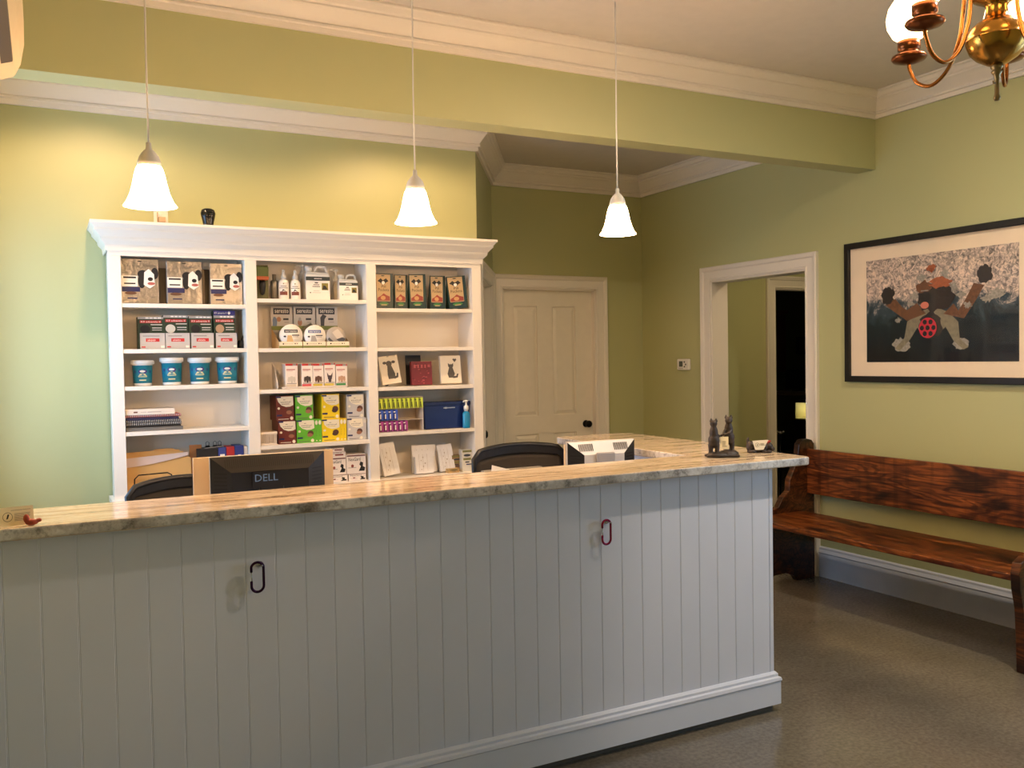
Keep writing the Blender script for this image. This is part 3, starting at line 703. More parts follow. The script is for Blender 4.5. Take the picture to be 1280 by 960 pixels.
def board(x0, x1, z1, Y, label, rz=0):
    o = MB().box((x0, 0, .732), (x1, .012, z1)).build('privacy_panel', CREAM, loc=(0, Y, 0), bevel=.001); return tag(o, label, 'panel')
a = at(241, 573.5, Y=3.47); c = at(416, 561, Y=3.47)
board(a.x, c.x, (a.z+c.z)/2, 3.47, 'beige upright panel standing behind the black monitor')
a = at(706, 556, Y=3.56); c = at(742, 552, Y=3.56)
board(a.x, c.x, a.z, 3.56, 'beige upright panel standing behind the silver monitor')
def chair(x, y, z_top, wd, label, rz=0):
    t = thing('office_chair', label, 'chair', (x, y, 0), rz, group='black mesh office chairs')
    hw = wd/2; n = 14; H = .42; zb = z_top-H
    def cur(u): return .05*(1-(u*2-1)**2)       # bowed back
    outer = []
    for k in range(n+1):
        u = k/n; s_ = 2*u-1; outer.append((s_*hw, cur(u), z_top-.028*abs(s_)**2.2-.03*(abs(s_) > .97)))
    ring = outer+[(hw*.98, 0, zb+.2), (hw*.8, .02, zb+.02)]+[((1-2*k/6)*hw*.7, .04, zb) for k in range(7)]+[(-hw*.8, .02, zb+.02), (-hw*.98, 0, zb+.2)]
    fm = MB()
    # broad flat top band
    for k in range(n):
        p, q = outer[k], outer[k+1]
        fm.add([(p[0], p[1]-.012, p[2]), (q[0], q[1]-.012, q[2]), (q[0], q[1]-.012, q[2]-.042), (p[0], p[1]-.012, p[2]-.042), (p[0], p[1]+.012, p[2]), (q[0], q[1]+.012, q[2]), (q[0], q[1]+.012, q[2]-.042), (p[0], p[1]+.012, p[2]-.042)],
               [(0, 1, 2, 3), (4, 7, 6, 5), (0, 4, 5, 1), (3, 2, 6, 7)])
    fm.tube(ring, .014, 8, closed=True); fm.build('back_frame', BLACK, t)
    me_ = MB(); vs = []; rows = 8
    for j in range(rows+1):
        for k in range(n+1):
            p = outer[k]; vs.append((p[0]*.97, p[1]+.004, p[2]-.03-(p[2]-.03-zb-.01)*j/rows))
    me_.add(vs, [(j*(n+1)+k, j*(n+1)+k+1, (j+1)*(n+1)+k+1, (j+1)*(n+1)+k) for j in range(rows) for k in range(n)], 0, True)
    me_.build('mesh_back', mat('dark_mesh_fabric', (52, 46, 38), .8, bump=(400, .6, .002)), t, solid=.003)
    MB().box((-.24, -.45, .46), (.24, -.02, .52)).build('seat', mat('black_fabric', (20, 20, 22), .9), t, bevel=.025, seg=3)
    MB().tube([(0, .07, zb+.15), (0, .1, .6), (0, .05, .44), (0, -.2, .44)], .025, 8).build('back_support', BLACK, t)
    MB().lathe([(0, .07), (.03, .07), (.03, .25), (.022, .26), (.022, .46), (0, .46)], c=(0, -.25, 0)).build('gas_column', BLACKM, t)
    for k in range(5):
        a_ = R(72*k+20); l = MB().tube([(0, -.25, .09), (.28*math.cos(a_), -.25+.28*math.sin(a_), .07)], [.025, .016], 8).build('base_arm', BLACK, t)
        MB().lathe([(0, -.02), (.028, -.02), (.028, .02), (0, .02)], c=(.28*math.cos(a_), -.25+.28*math.sin(a_), .028), axis='X', n=16).build('caster', BLACK, l)
    return t
a = at(157, 628, Y=4.35); c = at(706, 560, Y=4.2); b_ = at(592, 566, Y=4.2)
chair((b_.x+c.x)/2, 4.2, at(655, 556.5, Y=4.2).z, c.x-b_.x, 'black mesh office chair behind the counter between the pouches and the silver monitor')
chair(a.x+.25, 4.35, at(232, 598, Y=4.35).z, .5, 'black mesh office chair behind the counter in front of the manila folders', R(12))
# white paper corner on the desk in front of the chair
p = at(620, 585, Y=3.6)
o = MB().add([(0, 0, 0), (.2, .0, -.06), (.2, .02, -.2), (-.01, .02, -.2)], [(0, 1, 2, 3)]).build('paper_sheet', PAPER, loc=at(615, 581.5, Y=3.57), solid=.002)
tag(o, 'white paper sheet sticking up behind the counter before the right chair', 'paper')
MB_p = MB().box((p.x-.06, 3.60, .7315), (p.x+.24, 3.63, 1.0)); o = MB_p.build('paper_board', mat('grey_tray', (120, 116, 110), .5)); tag(o, 'grey upright board with a white sheet leaning on it behind the counter', 'board')

# ============================================================ ON THE COUNTER
p = at(905, 572, Z=1.067)
figm = mat('dark_bronze_resin', (44, 35, 31), .5, bump=(120, .3, .001))
ca = thing('cat_figurine', 'dark bronze figurine of two upright cats holding a card on a rocky base', 'figurine', (p.x, p.y+.02, 1.067), rz=R(-28))
mb = MB()
mb.ell((-.015, 0, .008), (.05, .035, .014)); mb.ell((.035, .01, .012), (.045, .034, .018)); mb.box((-.062, -.028, .0), (.075, .035, .01))
def cat(cx, cy, z0, s_, facing):
    for sx in (-1, 1):
        mb.tube([(cx+sx*.013*s_, cy, z0), (cx+sx*.013*s_, cy, z0+.04*s_)], [.009*s_, .012*s_], 8)
        mb.ell((cx+sx*.013*s_, cy+facing*.006, z0+.004), (.009, .014, .006))
    mb.ell((cx, cy, z0+.055*s_), (.025*s_, .021*s_, .03*s_)); mb.ell((cx, cy, z0+.085*s_), (.019*s_, .017*s_, .036*s_))
    mb.ell((cx, cy+facing*.003, z0+.127*s_), (.016*s_, .016*s_, .015*s_)); mb.ell((cx, cy+facing*.016*s_, z0+.122*s_), (.007, .006, .005))
    mb.tube([(cx, cy, z0+.1*s_), (cx, cy, z0+.125*s_)], .012*s_, 8)
    for sx in (-1, 1):
        mb.lathe([(.008*s_, 0), (.004*s_, .010*s_), (.0005, .017*s_)], c=(cx+sx*.0105*s_, cy, z0+.136*s_), n=8)
cat(-.03, -.005, .015, 1.0, 1); cat(.038, .015, .024, 1.02, -1)
# arms reaching to each other holding the card
mb.tube([(.022, .008, .115), (.01, .0, .095), (.002, -.002, .09)], .006, 8); mb.tube([(-.02, .0, .1), (-.005, .0, .088), (.006, 0, .088)], .005, 8); mb.tube([(.05, .008, .115), (.035, -.006, .1), (.015, -.004, .092)], .006, 8)
mb.tube([(-.03, .01, .04), (-.03, .028, .03), (-.022, .03, .06)], .005, 8)
mb.build('cats', figm, ca, remesh=.0022, smooth=3, loc=(0, 0, .0015))
cd = MB().box((-.003, -.012, .035), (.03, -.010, .088)); Face(cd, lambda u, v_, l: (-.003+.033*u, -.012-l, .035+.053*v_)).lines(.2, .2, .8, .7, 4, 1)
cd.build('card', [mat('business_card', (236, 228, 196), .5), mat('faint_ink', (150, 140, 110), .6)], ca)
p = at(953, 566, Z=1.067)
dg = thing('dog_figurine', 'small dark lying terrier figurine with red bow holding a white card', 'figurine', (p.x, p.y+.02, 1.067), rz=R(-28))
dgm = mat('black_brown_resin', (44, 34, 30), .5, bump=(300, .6, .002), noise=(60, .5))
mb = MB()
mb.ell((-.038, 0, .026), (.02, .022, .026)); mb.ell((-.01, .0, .018), (.036, .02, .017)); mb.ell((.02, 0, .022), (.024, .022, .02)); mb.ell((.042, -.004, .026), (.018, .018, .018)); mb.ell((.054, -.012, .016), (.012, .012, .011))
mb.tube([(-.048, 0, .04), (-.05, 0, .058), (-.047, 0, .068)], [.007, .006, .003], 8)
for (x, y) in ((-.045, -.018), (-.03, -.022), (.02, -.026), (.035, -.03)): mb.ell((x, y, .006), (.014, .008, .007))
mb.ell((.03, .012, .03), (.006, .008, .012)); mb.ell((.05, .01, .03), (.006, .008, .012)); mb.box((-.05, -.018, 0), (.04, .018, .006))
mb.build('dog', dgm, dg, remesh=.0022, smooth=2)
cd = MB().prism([(-.024, .014), (.012, .014), (.034, .058), (-.036, .054)], lambda a, b, l: (a, l, b), -.026, -.024)
fc = Face(cd, lambda u, v_, l: (-.032+.06*u, -.026-l, .018+.036*v_)); fc.disc(.28, .5, .16, .26, 1).disc(.28, .5, .13, .21, 0).disc(.28, .48, .04, .1, 2).lines(.5, .45, .9, .75, 3, 1)
cd.build('card', [mat('white_card', (238, 232, 214), .5), mat('faint_ink', (150, 140, 110), .6), mat('ink', (40, 36, 30), .6)], dg)
MB().ell((.036, -.008, .045), (.009, .005, .006)).ell((.026, -.008, .05), (.007, .004, .006)).ell((.044, -.01, .05), (.006, .004, .005)).build('bow', mat('red_bow', (150, 44, 30), .5), dg)
# business card with the small red clay holder on the left
p = at(20, 658, Z=1.067)
co = MB().prism([(-.05, 0), (.045, 0), (.045, .052), (-.05, .052)], lambda a, b, l: (a, l, b), 0, .0012)
fc = Face(co, lambda u, v_, l: (-.05+.095*u, -l, .052*v_)); fc.disc(.33, .48, .13, .25, 1).disc(.33, .48, .115, .22, 0).poly([(.29, .36), (.33, .62), (.38, .62), (.34, .4)], 2).lines(.5, .25, .92, .68, 7, 1, .3).rect(.42, .8, .93, .82, 1)
co.build('business_card', [mat('cream_paper', (236, 220, 178), .5), mat('grey_ink', (130, 118, 92), .6), mat('ink', (40, 36, 30), .6)], loc=(p.x, p.y+.004, 1.0685), rot=(R(-16), R(0), R(10)))
tag(bpy.data.objects['business_card'], 'cream business card with round emblem propped on the left end of the granite', 'business card')
q = at(40, 656, Z=1.067)
ho = MB().ell((0, 0, .009), (.017, .010, .009)).ell((-.013, .0, .02), (.008, .008, .012)).ell((.017, 0, .013), (.008, .006, .006)).build('card_holder', mat('red_clay', (158, 62, 40), .45), loc=(q.x, q.y-.012, 1.0675), remesh=.0015, smooth=2)
tag(ho, 'small red clay card holder in front of the cream business card', 'card holder')

# ============================================================ SHELF GOODS
FY = YC_+.035         # usual front line of goods on a shelf
ZS = lambda bay, k: SH[bay][k]+.001
def place(mb, name, mats, label, cat, px0, zshelf, Y=FY, group=None, rz=0, ry=0, rx=0, bevel=0, dz=0):
    dz += .06*max(0, math.sin(-rx)) + .03*max(0, math.sin(ry))
    p = at(px0, 450, Y=Y); o = mb.build(name, mats, loc=(p.x, Y, zshelf+dz+.001), bevel=bevel)
    o.rotation_euler = (rx, ry, rz); return tag(o, label, cat, group)
def wpx(x0, x1, Y=FY): return at(x1, 450, Y=Y).x-at(x0, 450, Y=Y).x
def hpx(x, y, z, Y=FY): return at(x, y, Y=Y).z-z
FOIL = mat('silver_foil', (158, 154, 148), .3, metal=.85, bump=(22, .8, .006))
NAVY = mat('navy_print', (26, 34, 84), .4); INK = mat('ink', (40, 36, 30), .6); WH = mat('print_white', (238, 232, 220), .5)
RED = mat('print_red', (190, 36, 36), .5); GREY = mat('print_grey', (160, 156, 150), .5); DKGR = mat('print_dark_green', (34, 56, 34), .5)
BRN = mat('print_brown', (96, 62, 42), .5); TAN = mat('print_tan', (206, 172, 120), .5); FURB = mat('print_black_fur', (20, 18, 18), .6)
def pouch(w_, h_, d0, d1=.006):
    mb = MB(); n = 6
    for i in range(n):     # gently bulged front, slanted back
        u0, u1 = i/n, (i+1)/n
    mb.prism([(0, 0), (d0, 0), (d1, h_*.86), (d1, h_), (0, h_)], lambda a, b, l: (l, a, b), 0, w_)
    return mb
# --- left bay, top: three foil treat pouches
for k, (x0, x1, yt, lb) in enumerate(((154, 201, 324, 'leftmost foil treat pouch with a black and white dog, its foil glaring'), (211, 255, 327, 'middle foil treat pouch with a black and white dog, top left shelf'), (265, 305.5, 330, 'foil treat pouch with a black and white dog beside the bay right edge'))):
    z = ZS('L', 0); Y = FY+.01*k; w_ = wpx(x0, x1, Y); h_ = hpx((x0+x1)/2, yt, z, Y); mb = pouch(w_, h_, .07)
    f = front(mb, w_, h_)
    f.disc(.5, .95, .06, .012, 4).rect(.02, .38, .44, .62, 2).rect(.02, .26, .5, .37, 1).rect(.06, .56, .4, .60, 4).rect(.08, .43, .38, .46, 4)
    f.disc(.58, .66, .14, .09, 4).disc(.55, .5, .1, .16, 4).disc(.9, .68, .1, .13, 4).poly([(.62, .7), (.74, .78), (.88, .66), (.9, .42), (.76, .34), (.6, .42)], 2)
    f.disc(.78, .55, .07, .045, 4).disc(.8, .45, .1, .035, 5).disc(.25, .23, .16, .035, 3).rect(.16, .1, .42, .13, 1)
    place(mb, 'treat_pouch', [FOIL, NAVY, WH, BRN, FURB, mat('print_tongue', (180, 96, 84), .5)], lb, 'treat bag', x0, z, Y, 'foil dog treat pouches', bevel=.002)
# pouch behind the first ones (dark gusset seen between)
for (x0, x1, lb) in ((205, 214, 'dark pouch edge standing behind the middle foil pouch'), (257, 266, 'dark pouch edge standing behind the right foil pouch')):
    Y = FY+.095; z = ZS('L', 0); w_ = wpx(x0-4, x1+6, Y); mb = pouch(w_, .2, .06)
    place(mb, 'treat_pouch', [mat('dark_foil', (96, 88, 76), .35, metal=.6)], lb, 'treat bag', x0-4, z, Y)
# --- left bay, second: flea treatment boxes
GR2 = mat('box_silver', (186, 182, 178), .4)
specs = ((173, 207, 396, 0, 'leftmost green and silver flea treatment box'), (205, 238, 394, 1, 'green and silver flea treatment box with a white dog'), (237, 268, 395, 2, 'green and silver flea treatment box with a black dog'), (268, 297, 388, 3, 'tallest flea treatment box with a navy top strip'))
for (x0, x1, yt, k, lb) in specs:
    z = ZS('L', 1); Y = FY+.03; w_ = wpx(x0+1, x1-1, Y); h_ = hpx(x0, yt, z, Y); hl = .085
    mb = MB().box((0, .02, 0), (w_, .10, h_)); mb.box((.008, 0, 0), (w_+.004, .02, hl), 1)
    top_ = h_ if k < 3 else h_-.028
    f = front(mb, w_, top_-hl, 0, hl, .02)
    f.rect(0, .86, 1, 1.0, 2).rect(.3, .89, .42, .97, 3).rect(.46, .89, .58, .97, 3).rect(.62, .89, .74, .97, 3).rect(.78, .89, .92, .97, 3).rect(.08, .62, .92, .78, 4).text('K9 advantix II', .12, .65, .88, .75, 3)
    f.rect(.5, .5, .95, .54, 3).rect(.55, .3, .93, .34, 3).rect(.55, .18, .93, .21, 3).disc(.28, .25, .2, .24, (5 if k in (1,) else 6 if k in (0, 2) else 7))
    if k == 3: front(mb, w_, .028, 0, top_, .02).rect(0, 0, 1, 1, 8).text('K9 advantix II', .05, .3, .6, .7, 3).disc(.72, .5, .06, .3, 3)
    f = front(mb, w_, hl, .008, 0, 0); f.lines(.1, .8, .85, .86, 1, 6).rect(.22, .45, .75, .66, 4).text('advantix', .28, .49, .6, .62, 3).rect(.05, .08, .2, .16, 4).rect(.8, .06, .94, .2, 3)
    place(mb, 'flea_treatment_box', [DKGR, GR2, GREY, WH, RED, mat('fur_white', (220, 210, 190), .6), FURB, mat('fur_tan', (190, 150, 110), .6), mat('print_navy_top', (46, 42, 110), .5)], lb, 'medicine box', x0+1, z, Y, 'silver and green flea treatment boxes', bevel=.001)
Y = FY+.05; z = ZS('L', 1)
place(MB().lathe([(0, 0), (.022, 0), (.024, .02), (.02, .04), (.012, .045), (0, .045)], c=(.026, 0, 0)).tube([(.03, 0, .045), (.036, 0, .07)], .003, 6), 'clip_tin', BLACK, 'small black lidded container right of the flea treatment boxes', 'container', 296, z, Y+.02)
# --- left bay, third: tubs
TEAL = mat('teal_label', (10, 118, 140), .4); PURP = mat('purple_print', (60, 44, 120), .4)
tubl = ('leftmost and slightly shorter teal supplement tub', 'second teal supplement tub from the left bay side', 'third teal supplement tub, right of the shelf centre', 'teal supplement tub nearest the right bay stile')
for k, (xc, yt) in enumerate(((178, 450.5), (214.5, 447), (249.5, 447), (284, 446.5))):
    z = ZS('L', 2); Y = FY+.07; h_ = hpx(xc, yt, z, Y-.05); r = wpx(xc-13.2, xc+13.2, Y-.02)/2; p = at(xc, 460, Y=Y)
    t = thing('supplement_tub', tubl[k], 'tub', (p.x, Y, z+.0005), group='teal supplement tubs')
    MB().lathe([(0, 0), (r*.86, 0), (r*.87, h_*.08), (r*.97, h_*.82), (r*.97, h_*.86), (0, h_*.86)], n=32).build('body', WHITEP, t)
    MB().lathe([(0, h_*.84), (r*1.12, h_*.84), (r*1.14, h_*.88), (r*1.14, h_*.96), (r*1.08, h_), (0, h_)], n=32).build('lid', WHITEP, t)
    lb = MB().lathe([(r*.875, h_*.1), (r*.965, h_*.8), (r*.975, h_*.8), (r*.885, h_*.1)], n=32)
    a0 = math.atan2(-Y, -p.x)
    f = Face(lb, lambda u, v_, l: ((r*(.885+.09*(v_-.1)/.7)+l+.0004)*math.cos(a0+(u-.5)*2.2), (r*(.885+.09*(v_-.1)/.7)+l+.0004)*math.sin(a0+(u-.5)*2.2), h_*v_))
    f.disc(.5, .56, .2, .1, 1).disc(.5, .57, .13, .04, 3).poly([(.28, .36), (.38, .47), (.5, .5), (.62, .47), (.72, .36), (.6, .4), (.5, .42), (.4, .4)], 2).rect(.3, .34, .7, .37, 2, 6).rect(.34, .2, .66, .24, 2, 6).rect(.1, .5, .16, .6, 1, 2).rect(.84, .5, .9, .6, 1, 2)
    lb.build('label_band', [TEAL, PURP, mat('cream_print', (214, 206, 150), .5), WH], t)
# --- left bay, fourth: stack of notebooks
x0 = BX['L'][0]+.003; z = ZS('L', 3)+.0005
stack = [(.0, .285, .019, (108, 104, 98), 'grey ring binder book at the bottom of the stack', False), (.0, .275, .008, (30, 26, 26), 'thin black notebook second from the bottom of the stack', False), (.0, .28, .017, (44, 40, 38), 'black wire-bound notebook in the lower middle of the stack', True), (.0, .277, .014, (36, 30, 34), 'black wire-bound notebook under the navy one', True), (.0, .265, .014, (36, 34, 66), 'navy notebook below the red wire-bound one', False), (.0, .278, .014, (190, 84, 78), 'red wire-bound notebook near the top of the stack', True), (.0, .245, .031, (232, 218, 200), 'thick white booklet lying on top of the stack', False)]
wire = mat('white_wire', (214, 206, 196), .3)
for k, (o_, w_, th_, c_, lb, wb) in enumerate(stack):
    t = thing('notebook', lb+' on the left bay shelf', 'notebook', (x0, FY-.02, z), group=None)
    mb = MB().box((0, .012 if wb else 0, 0), (w_, .19, th_-.0008)); cm = mat('cover_%d' % k, c_, .5)
    mb.build('block', cm, t, bevel=.001)
    if wb:
        wmb = MB()
        for q in range(30):
            x = .006+(w_-.012)*q/29; wmb.tube([(x, .016, th_*.15), (x, .002, th_*.3), (x, .0, th_*.6), (x, .004, th_*.9), (x, .016, th_*.95)], .0016, 5)
        wmb.build('wire_binding', wire, t)
    if k == 6:
        lt = MB(); front(lt, w_, th_).rect(.16, .35, .24, .6, 0).rect(.3, .42, .42, .5, 1).rect(.44, .4, .72, .52, 1); lt.build('spine_print', [mat('brown_ink', (120, 70, 50), .6), mat('pale_ink', (190, 168, 150), .6)], t)
    z += th_
# --- left bay, bottom: folders, rack, clipboard, binders
MAN = mat('manila', (214, 170, 104), .6)
fz = ZBASE+.0005
fol = [(0, .33, .245, .0, 'backmost manila file folder with torn tab in the left bay'), (.0, .31, .235, .03, 'manila file folder in the middle of the folder sheaf'), (.0, .34, .222, .06, 'manila file folder at the front of the sheaf')]
xa = BX['L'][0]+.004
hF = at(200, 563, Y=5.2).z-fz
for k, (ys, w_, h0, dy, lb) in enumerate(fol):
    w2 = (.285, .3, .33)[k]; h2 = hF*(1., .97, .84)[k]; Yk = 5.27-.035*k
    mb = MB().prism([(0, 0), (w2, 0), (w2, h2*.93), (w2*.98, h2*.96), (w2*(.9 if k != 1 else .6), h2*.97), (w2*(.86 if k != 1 else .56), h2), (w2*.55 if k != 1 else w2*.2, h2), (w2*(.5 if k != 1 else .15), h2*.965), (0, h2*.95)], XZ, 0, .009)
    o = mb.build('file_folder', MAN, loc=(xa, Yk, fz+.0015)); o.rotation_euler = (R(-6+2*k), 0, 0); tag(o, lb, 'folder', 'manila folders')
mb = MB(); nx = 12; vs = []
for i in range(nx+1):
    u = i/nx; vs += [(u*.315, 0, hF*(.66+.2*u**1.5)), (u*.315, .002, hF*(.86+.07*u))]
mb.add(vs, [(2*i, 2*i+2, 2*i+3, 2*i+1) for i in range(nx)])
tag(mb.build('paper_sheaf', mat('lilac_paper', (216, 196, 186), .6), loc=(xa, 5.197, fz), solid=.003), 'white paper sheaf drooping over the front manila folder', 'paper')
x1_ = at(167, 600, Y=5.15).x; x2_ = at(217, 600, Y=5.15).x; zt_ = at(190, 593, Y=5.15).z-.0
rk = MB().tube([(x1_, 5.15, fz+.003), (x1_+.005, 5.15, zt_-.02), (x1_+.025, 5.15, zt_), (x2_-.03, 5.15, zt_+.004), (x2_-.01, 5.15, zt_-.008), (x2_, 5.15, fz+.003)], .0035, 8).box((xa, 5.135, fz), (xa+.1, 5.15, fz+.012))
tag(rk.build('wire_rack', BLACKM), 'black wire file rack in front of the manila folders', 'file rack')
def book_up(x0, x1, yt, Y, c_, lb, name='binder', cat='binder', d=.12, matn=None, zb=fz, extra=None):
    p = at(x0, yt, Y=Y); w_ = wpx(x0, x1, Y); h_ = at((x0+x1)/2, yt, Y=Y).z-zb
    mb = MB().box((0, 0, 0), (w_, d, h_)); mm = [mat(matn or name+str(c_), c_, .5), WH, INK]
    if extra: extra(front(mb, w_, h_))
    o = mb.build(name, mm, loc=(p.x, Y, zb), bevel=.001); return tag(o, lb, cat)
book_up(236.5, 252, 556, 5.21, (150, 98, 54), 'brown wooden clipboard standing at the back of the left bay', 'clipboard', 'clipboard', .006)
book_up(247, 272.5, 561, 5.16, (24, 24, 26), 'black storage box next to the blue binder, binder clips on it', 'storage_box', 'box')
book_up(273, 282.6, 559.5, 5.155, (44, 62, 132), 'blue binder between the black box and the red binder', extra=lambda f: f.rect(.2, .75, .8, .85, 1))
book_up(283, 293, 558.5, 5.155, (170, 34, 38), 'red binder between two blue binders in the left bay')
book_up(293.4, 304.5, 557, 5.155, (38, 54, 120), 'blue binder right of the red one', extra=lambda f: f.rect(.35, .7, .7, .8, 1))
book_up(305, 309.5, 558, 5.157, (222, 208, 190), 'white binder right of the blue binders at the stile')
p = at(258, 556, Y=5.19); zt_ = at(260, 561, Y=5.16).z+.001
mb = MB()
for k, (dx, a_) in enumerate(((-.01, 20), (.03, -15), (.055, 10))):
    mb.prism([(dx, 0), (dx+.034, 0), (dx+.026, .014), (dx+.008, .014)], XZ, 0, .02).tube([(dx+.01, .01, .012), (dx+.008, .01, .03), (dx+.017, .01, .036), (dx+.026, .01, .03), (dx+.024, .01, .012)], .0014, 6)
tag(mb.build('binder_clips', BLACKM, loc=(p.x, 5.19, zt_)), 'black binder clips lying on the black storage box', 'binder clips')
tag(MB().box((0, 0, 0), (.1, .03, .003)).build('pen', mat('grey_metal', (150, 140, 130), .4), loc=(at(256, 558, Y=5.165).x, 5.162, zt_), rot=(0, R(-4), 0)), 'grey flat ruler lying on the black storage box front edge', 'ruler')

# --- middle bay, top
z = ZS('M', 0)
t = thing('grooming_brush', 'green and orange grooming brush with black handle on its card, leftmost in the middle bay', 'brush', (at(329, 400, Y=FY+.03).x, FY+.03, z))
H_ = hpx(329, 331, z, FY+.03)
MB().box((-.036, .012, .0), (.036, .014, H_)).build('backing_card', mat('card_olive', (96, 94, 54), .5), t)
MB().prism([(-.034, H_*.62), (.034, H_*.62), (.036, H_*.95), (-.036, H_*.95)], XZ, -.012, .01).build('head', mat('olive_plastic', (88, 104, 40), .4), t, bevel=.006)
MB().prism([(-.034, H_*.55), (.034, H_*.55), (.036, H_*.66), (-.036, H_*.66)], XZ, -.016, .01).build('blade_guard', mat('orange_plastic', (176, 84, 40), .4), t, bevel=.004)
MB().lathe([(.0, .02), (.012, .03), (.018, .07), (.014, .11), (.011, H_*.56), (0, H_*.57)], n=16, sy=.6).build('handle', BLACK, t)
def bottle_can(xc, yt, r, label):
    p = at(xc, 400, Y=FY+.08); h_ = hpx(xc, yt, z, FY+.08); t = thing('spray_can', label, 'can', (p.x, FY+.08, z))
    MB().lathe([(0, 0), (r, 0), (r, h_*.7), (r*.9, h_*.75), (r*.5, h_*.78), (0, h_*.78)], n=24).build('body', mat('steel_can', (150, 144, 134), .3, metal=.8), t)
    MB().lathe([(r*.45, h_*.77), (r*.5, h_*.8), (r*.5, h_), (0, h_)], n=20).build('cap', mat('grey_cap', (120, 112, 100), .4), t)
bottle_can(344, 343, .023, 'grey metal spray can between the brush and the white spray bottles')
LABB = mat('label_dark_strip', (56, 62, 58), .5); LABC = mat('label_cream', (236, 222, 196), .5)
def spray(xc, yt, lb):
    Y = FY+.045; p = at(xc, 400, Y=Y); h_ = hpx(xc, yt, z, Y); r = .029
    t = thing('spray_bottle', lb, 'bottle', (p.x, Y, z), group='white grooming spray bottles')
    body = MB().lathe([(0, 0), (r*.96, 0), (r, .006), (r, h_*.54), (r*.85, h_*.63), (r*.42, h_*.69), (r*.4, h_*.72), (0, h_*.72)], n=26)
    a0 = math.atan2(-Y, -p.x); f = Face(body, lambda u, v_, l: ((r+l+.0003)*math.cos(a0+(u-.5)*1.9), (r+l+.0003)*math.sin(a0+(u-.5)*1.9), h_*v_))
    f.rect(.02, .37, .98, .385, 1, 6).rect(.1, .14, .9, .26, 3, 6).poly([(.3, .26), (.45, .34), (.6, .3), (.75, .26)], 1).poly([(.42, .54), (.58, .54), (.5, .49)], 2).rect(.2, .42, .8, .45, 4, 6)
    body.build('body', [WHITEP, INK, mat('olive_print', (130, 120, 50), .5), mat('rust_print', (120, 60, 44), .5), GREY], t)
    MB().lathe([(r*.45, h_*.7), (r*.52, h_*.71), (r*.48, h_*.8), (r*.3, h_*.83), (r*.28, h_*.9), (r*.2, h_), (0, h_)], n=18).box((-.004, -.022, h_*.92), (.004, 0, h_*.97)).build('sprayer', WHITEP, t)
spray(355.5, 337, 'left one of the two white spray bottles on the top middle shelf'); spray(370, 338, 'right one of the two white spray bottles, beside the big jug')
def jug(x0, x1, yt, lb):
    Y = FY+.03; w_ = wpx(x0, x1, Y); h_ = hpx((x0+x1)/2, yt, z, Y); p = at(x0, 400, Y=Y); d = w_*.55
    t = thing('shampoo_jug', lb, 'jug', (p.x, Y, z), group='white shampoo jugs')
    b1 = MB().prism([(0, 0), (w_, 0), (w_, h_*.60), (w_*.98, h_*.74), (0, h_*.74), (-.0, h_*.6)], XZ, 0, d)
    b1.prism([(.0, h_*.74), (w_*.98, h_*.74), (w_*.9, h_*.78), (w_*.05, h_*.8)], XZ, .004, d-.004)
    f = front(b1, w_, h_); f.rect(0, .55, 1, .66, 1).rect(.34, .595, .66, .615, 2).rect(.65, .28, .92, .48, 3).poly([(.68, .3), (.72, .42), (.82, .4), (.9, .3)], 4).rect(.36, .47, .5, .5, 4).rect(.3, .42, .55, .44, 4).rect(.26, .37, .58, .39, 4).rect(.3, .25, .55, .26, 5).rect(.26, .2, .6, .21, 5).rect(.15, .19, .2, .22, 4)
    b1.build('body', [WHITEP, LABB, WH, mat('olive_photo', (128, 116, 40), .5), INK, GREY], t, bevel=.004)
    MB().tube([(w_*.42, d/2, h_*.76), (w_*.50, d/2, h_*.93), (w_*.6, d/2, h_*.965), (w_*.84, d/2, h_*.96), (w_*.92, d/2, h_*.9), (w_*.95, d/2, h_*.74)], w_*.06, 10).build('handle', WHITEP, t)
    MB().lathe([(0, h_*.76), (w_*.12, h_*.76), (w_*.12, h_*.84), (w_*.15, h_*.85), (w_*.15, h_*.95), (w_*.13, h_*.96), (0, h_*.96)], c=(w_*.18, d/2, 0), n=20).build('cap', WHITEP, t)
jug(383.5, 413.5, 331, 'bigger white shampoo jug with dark green strip'); jug(425, 448.5, 342, 'smaller white shampoo jug with dark green strip, nearest the right stile')
def pumpb(xc, yt, Y, lb, r=.02):
    p = at(xc, 400, Y=Y); h_ = hpx(xc, yt, z, Y); t = thing('pump_bottle', lb, 'bottle', (p.x, Y, z))
    MB().lathe([(0, 0), (r, 0), (r, h_*.5), (r*.4, h_*.6), (r*.35, h_*.62), (0, h_*.62)], n=20).build('body', mat('frosted_bottle', (196, 184, 164), .3), t)
    MB().lathe([(.008, h_*.6), (.016, h_*.62), (.016, h_*.76), (.008, h_*.78), (.006, h_*.9), (.014, h_*.92), (.014, h_*.97), (0, h_)], n=16).tube([(0, 0, h_*.93), (-.03, -.01, h_*.95), (-.045, -.015, h_*.93)], .004, 6).build('pump', WHITEP, t)
pumpb(380, 330, FY+.13, 'pump bottle standing behind the left side of the bigger jug'); pumpb(421, 336, FY+.1, 'pump bottle standing between the two white jugs', .018)
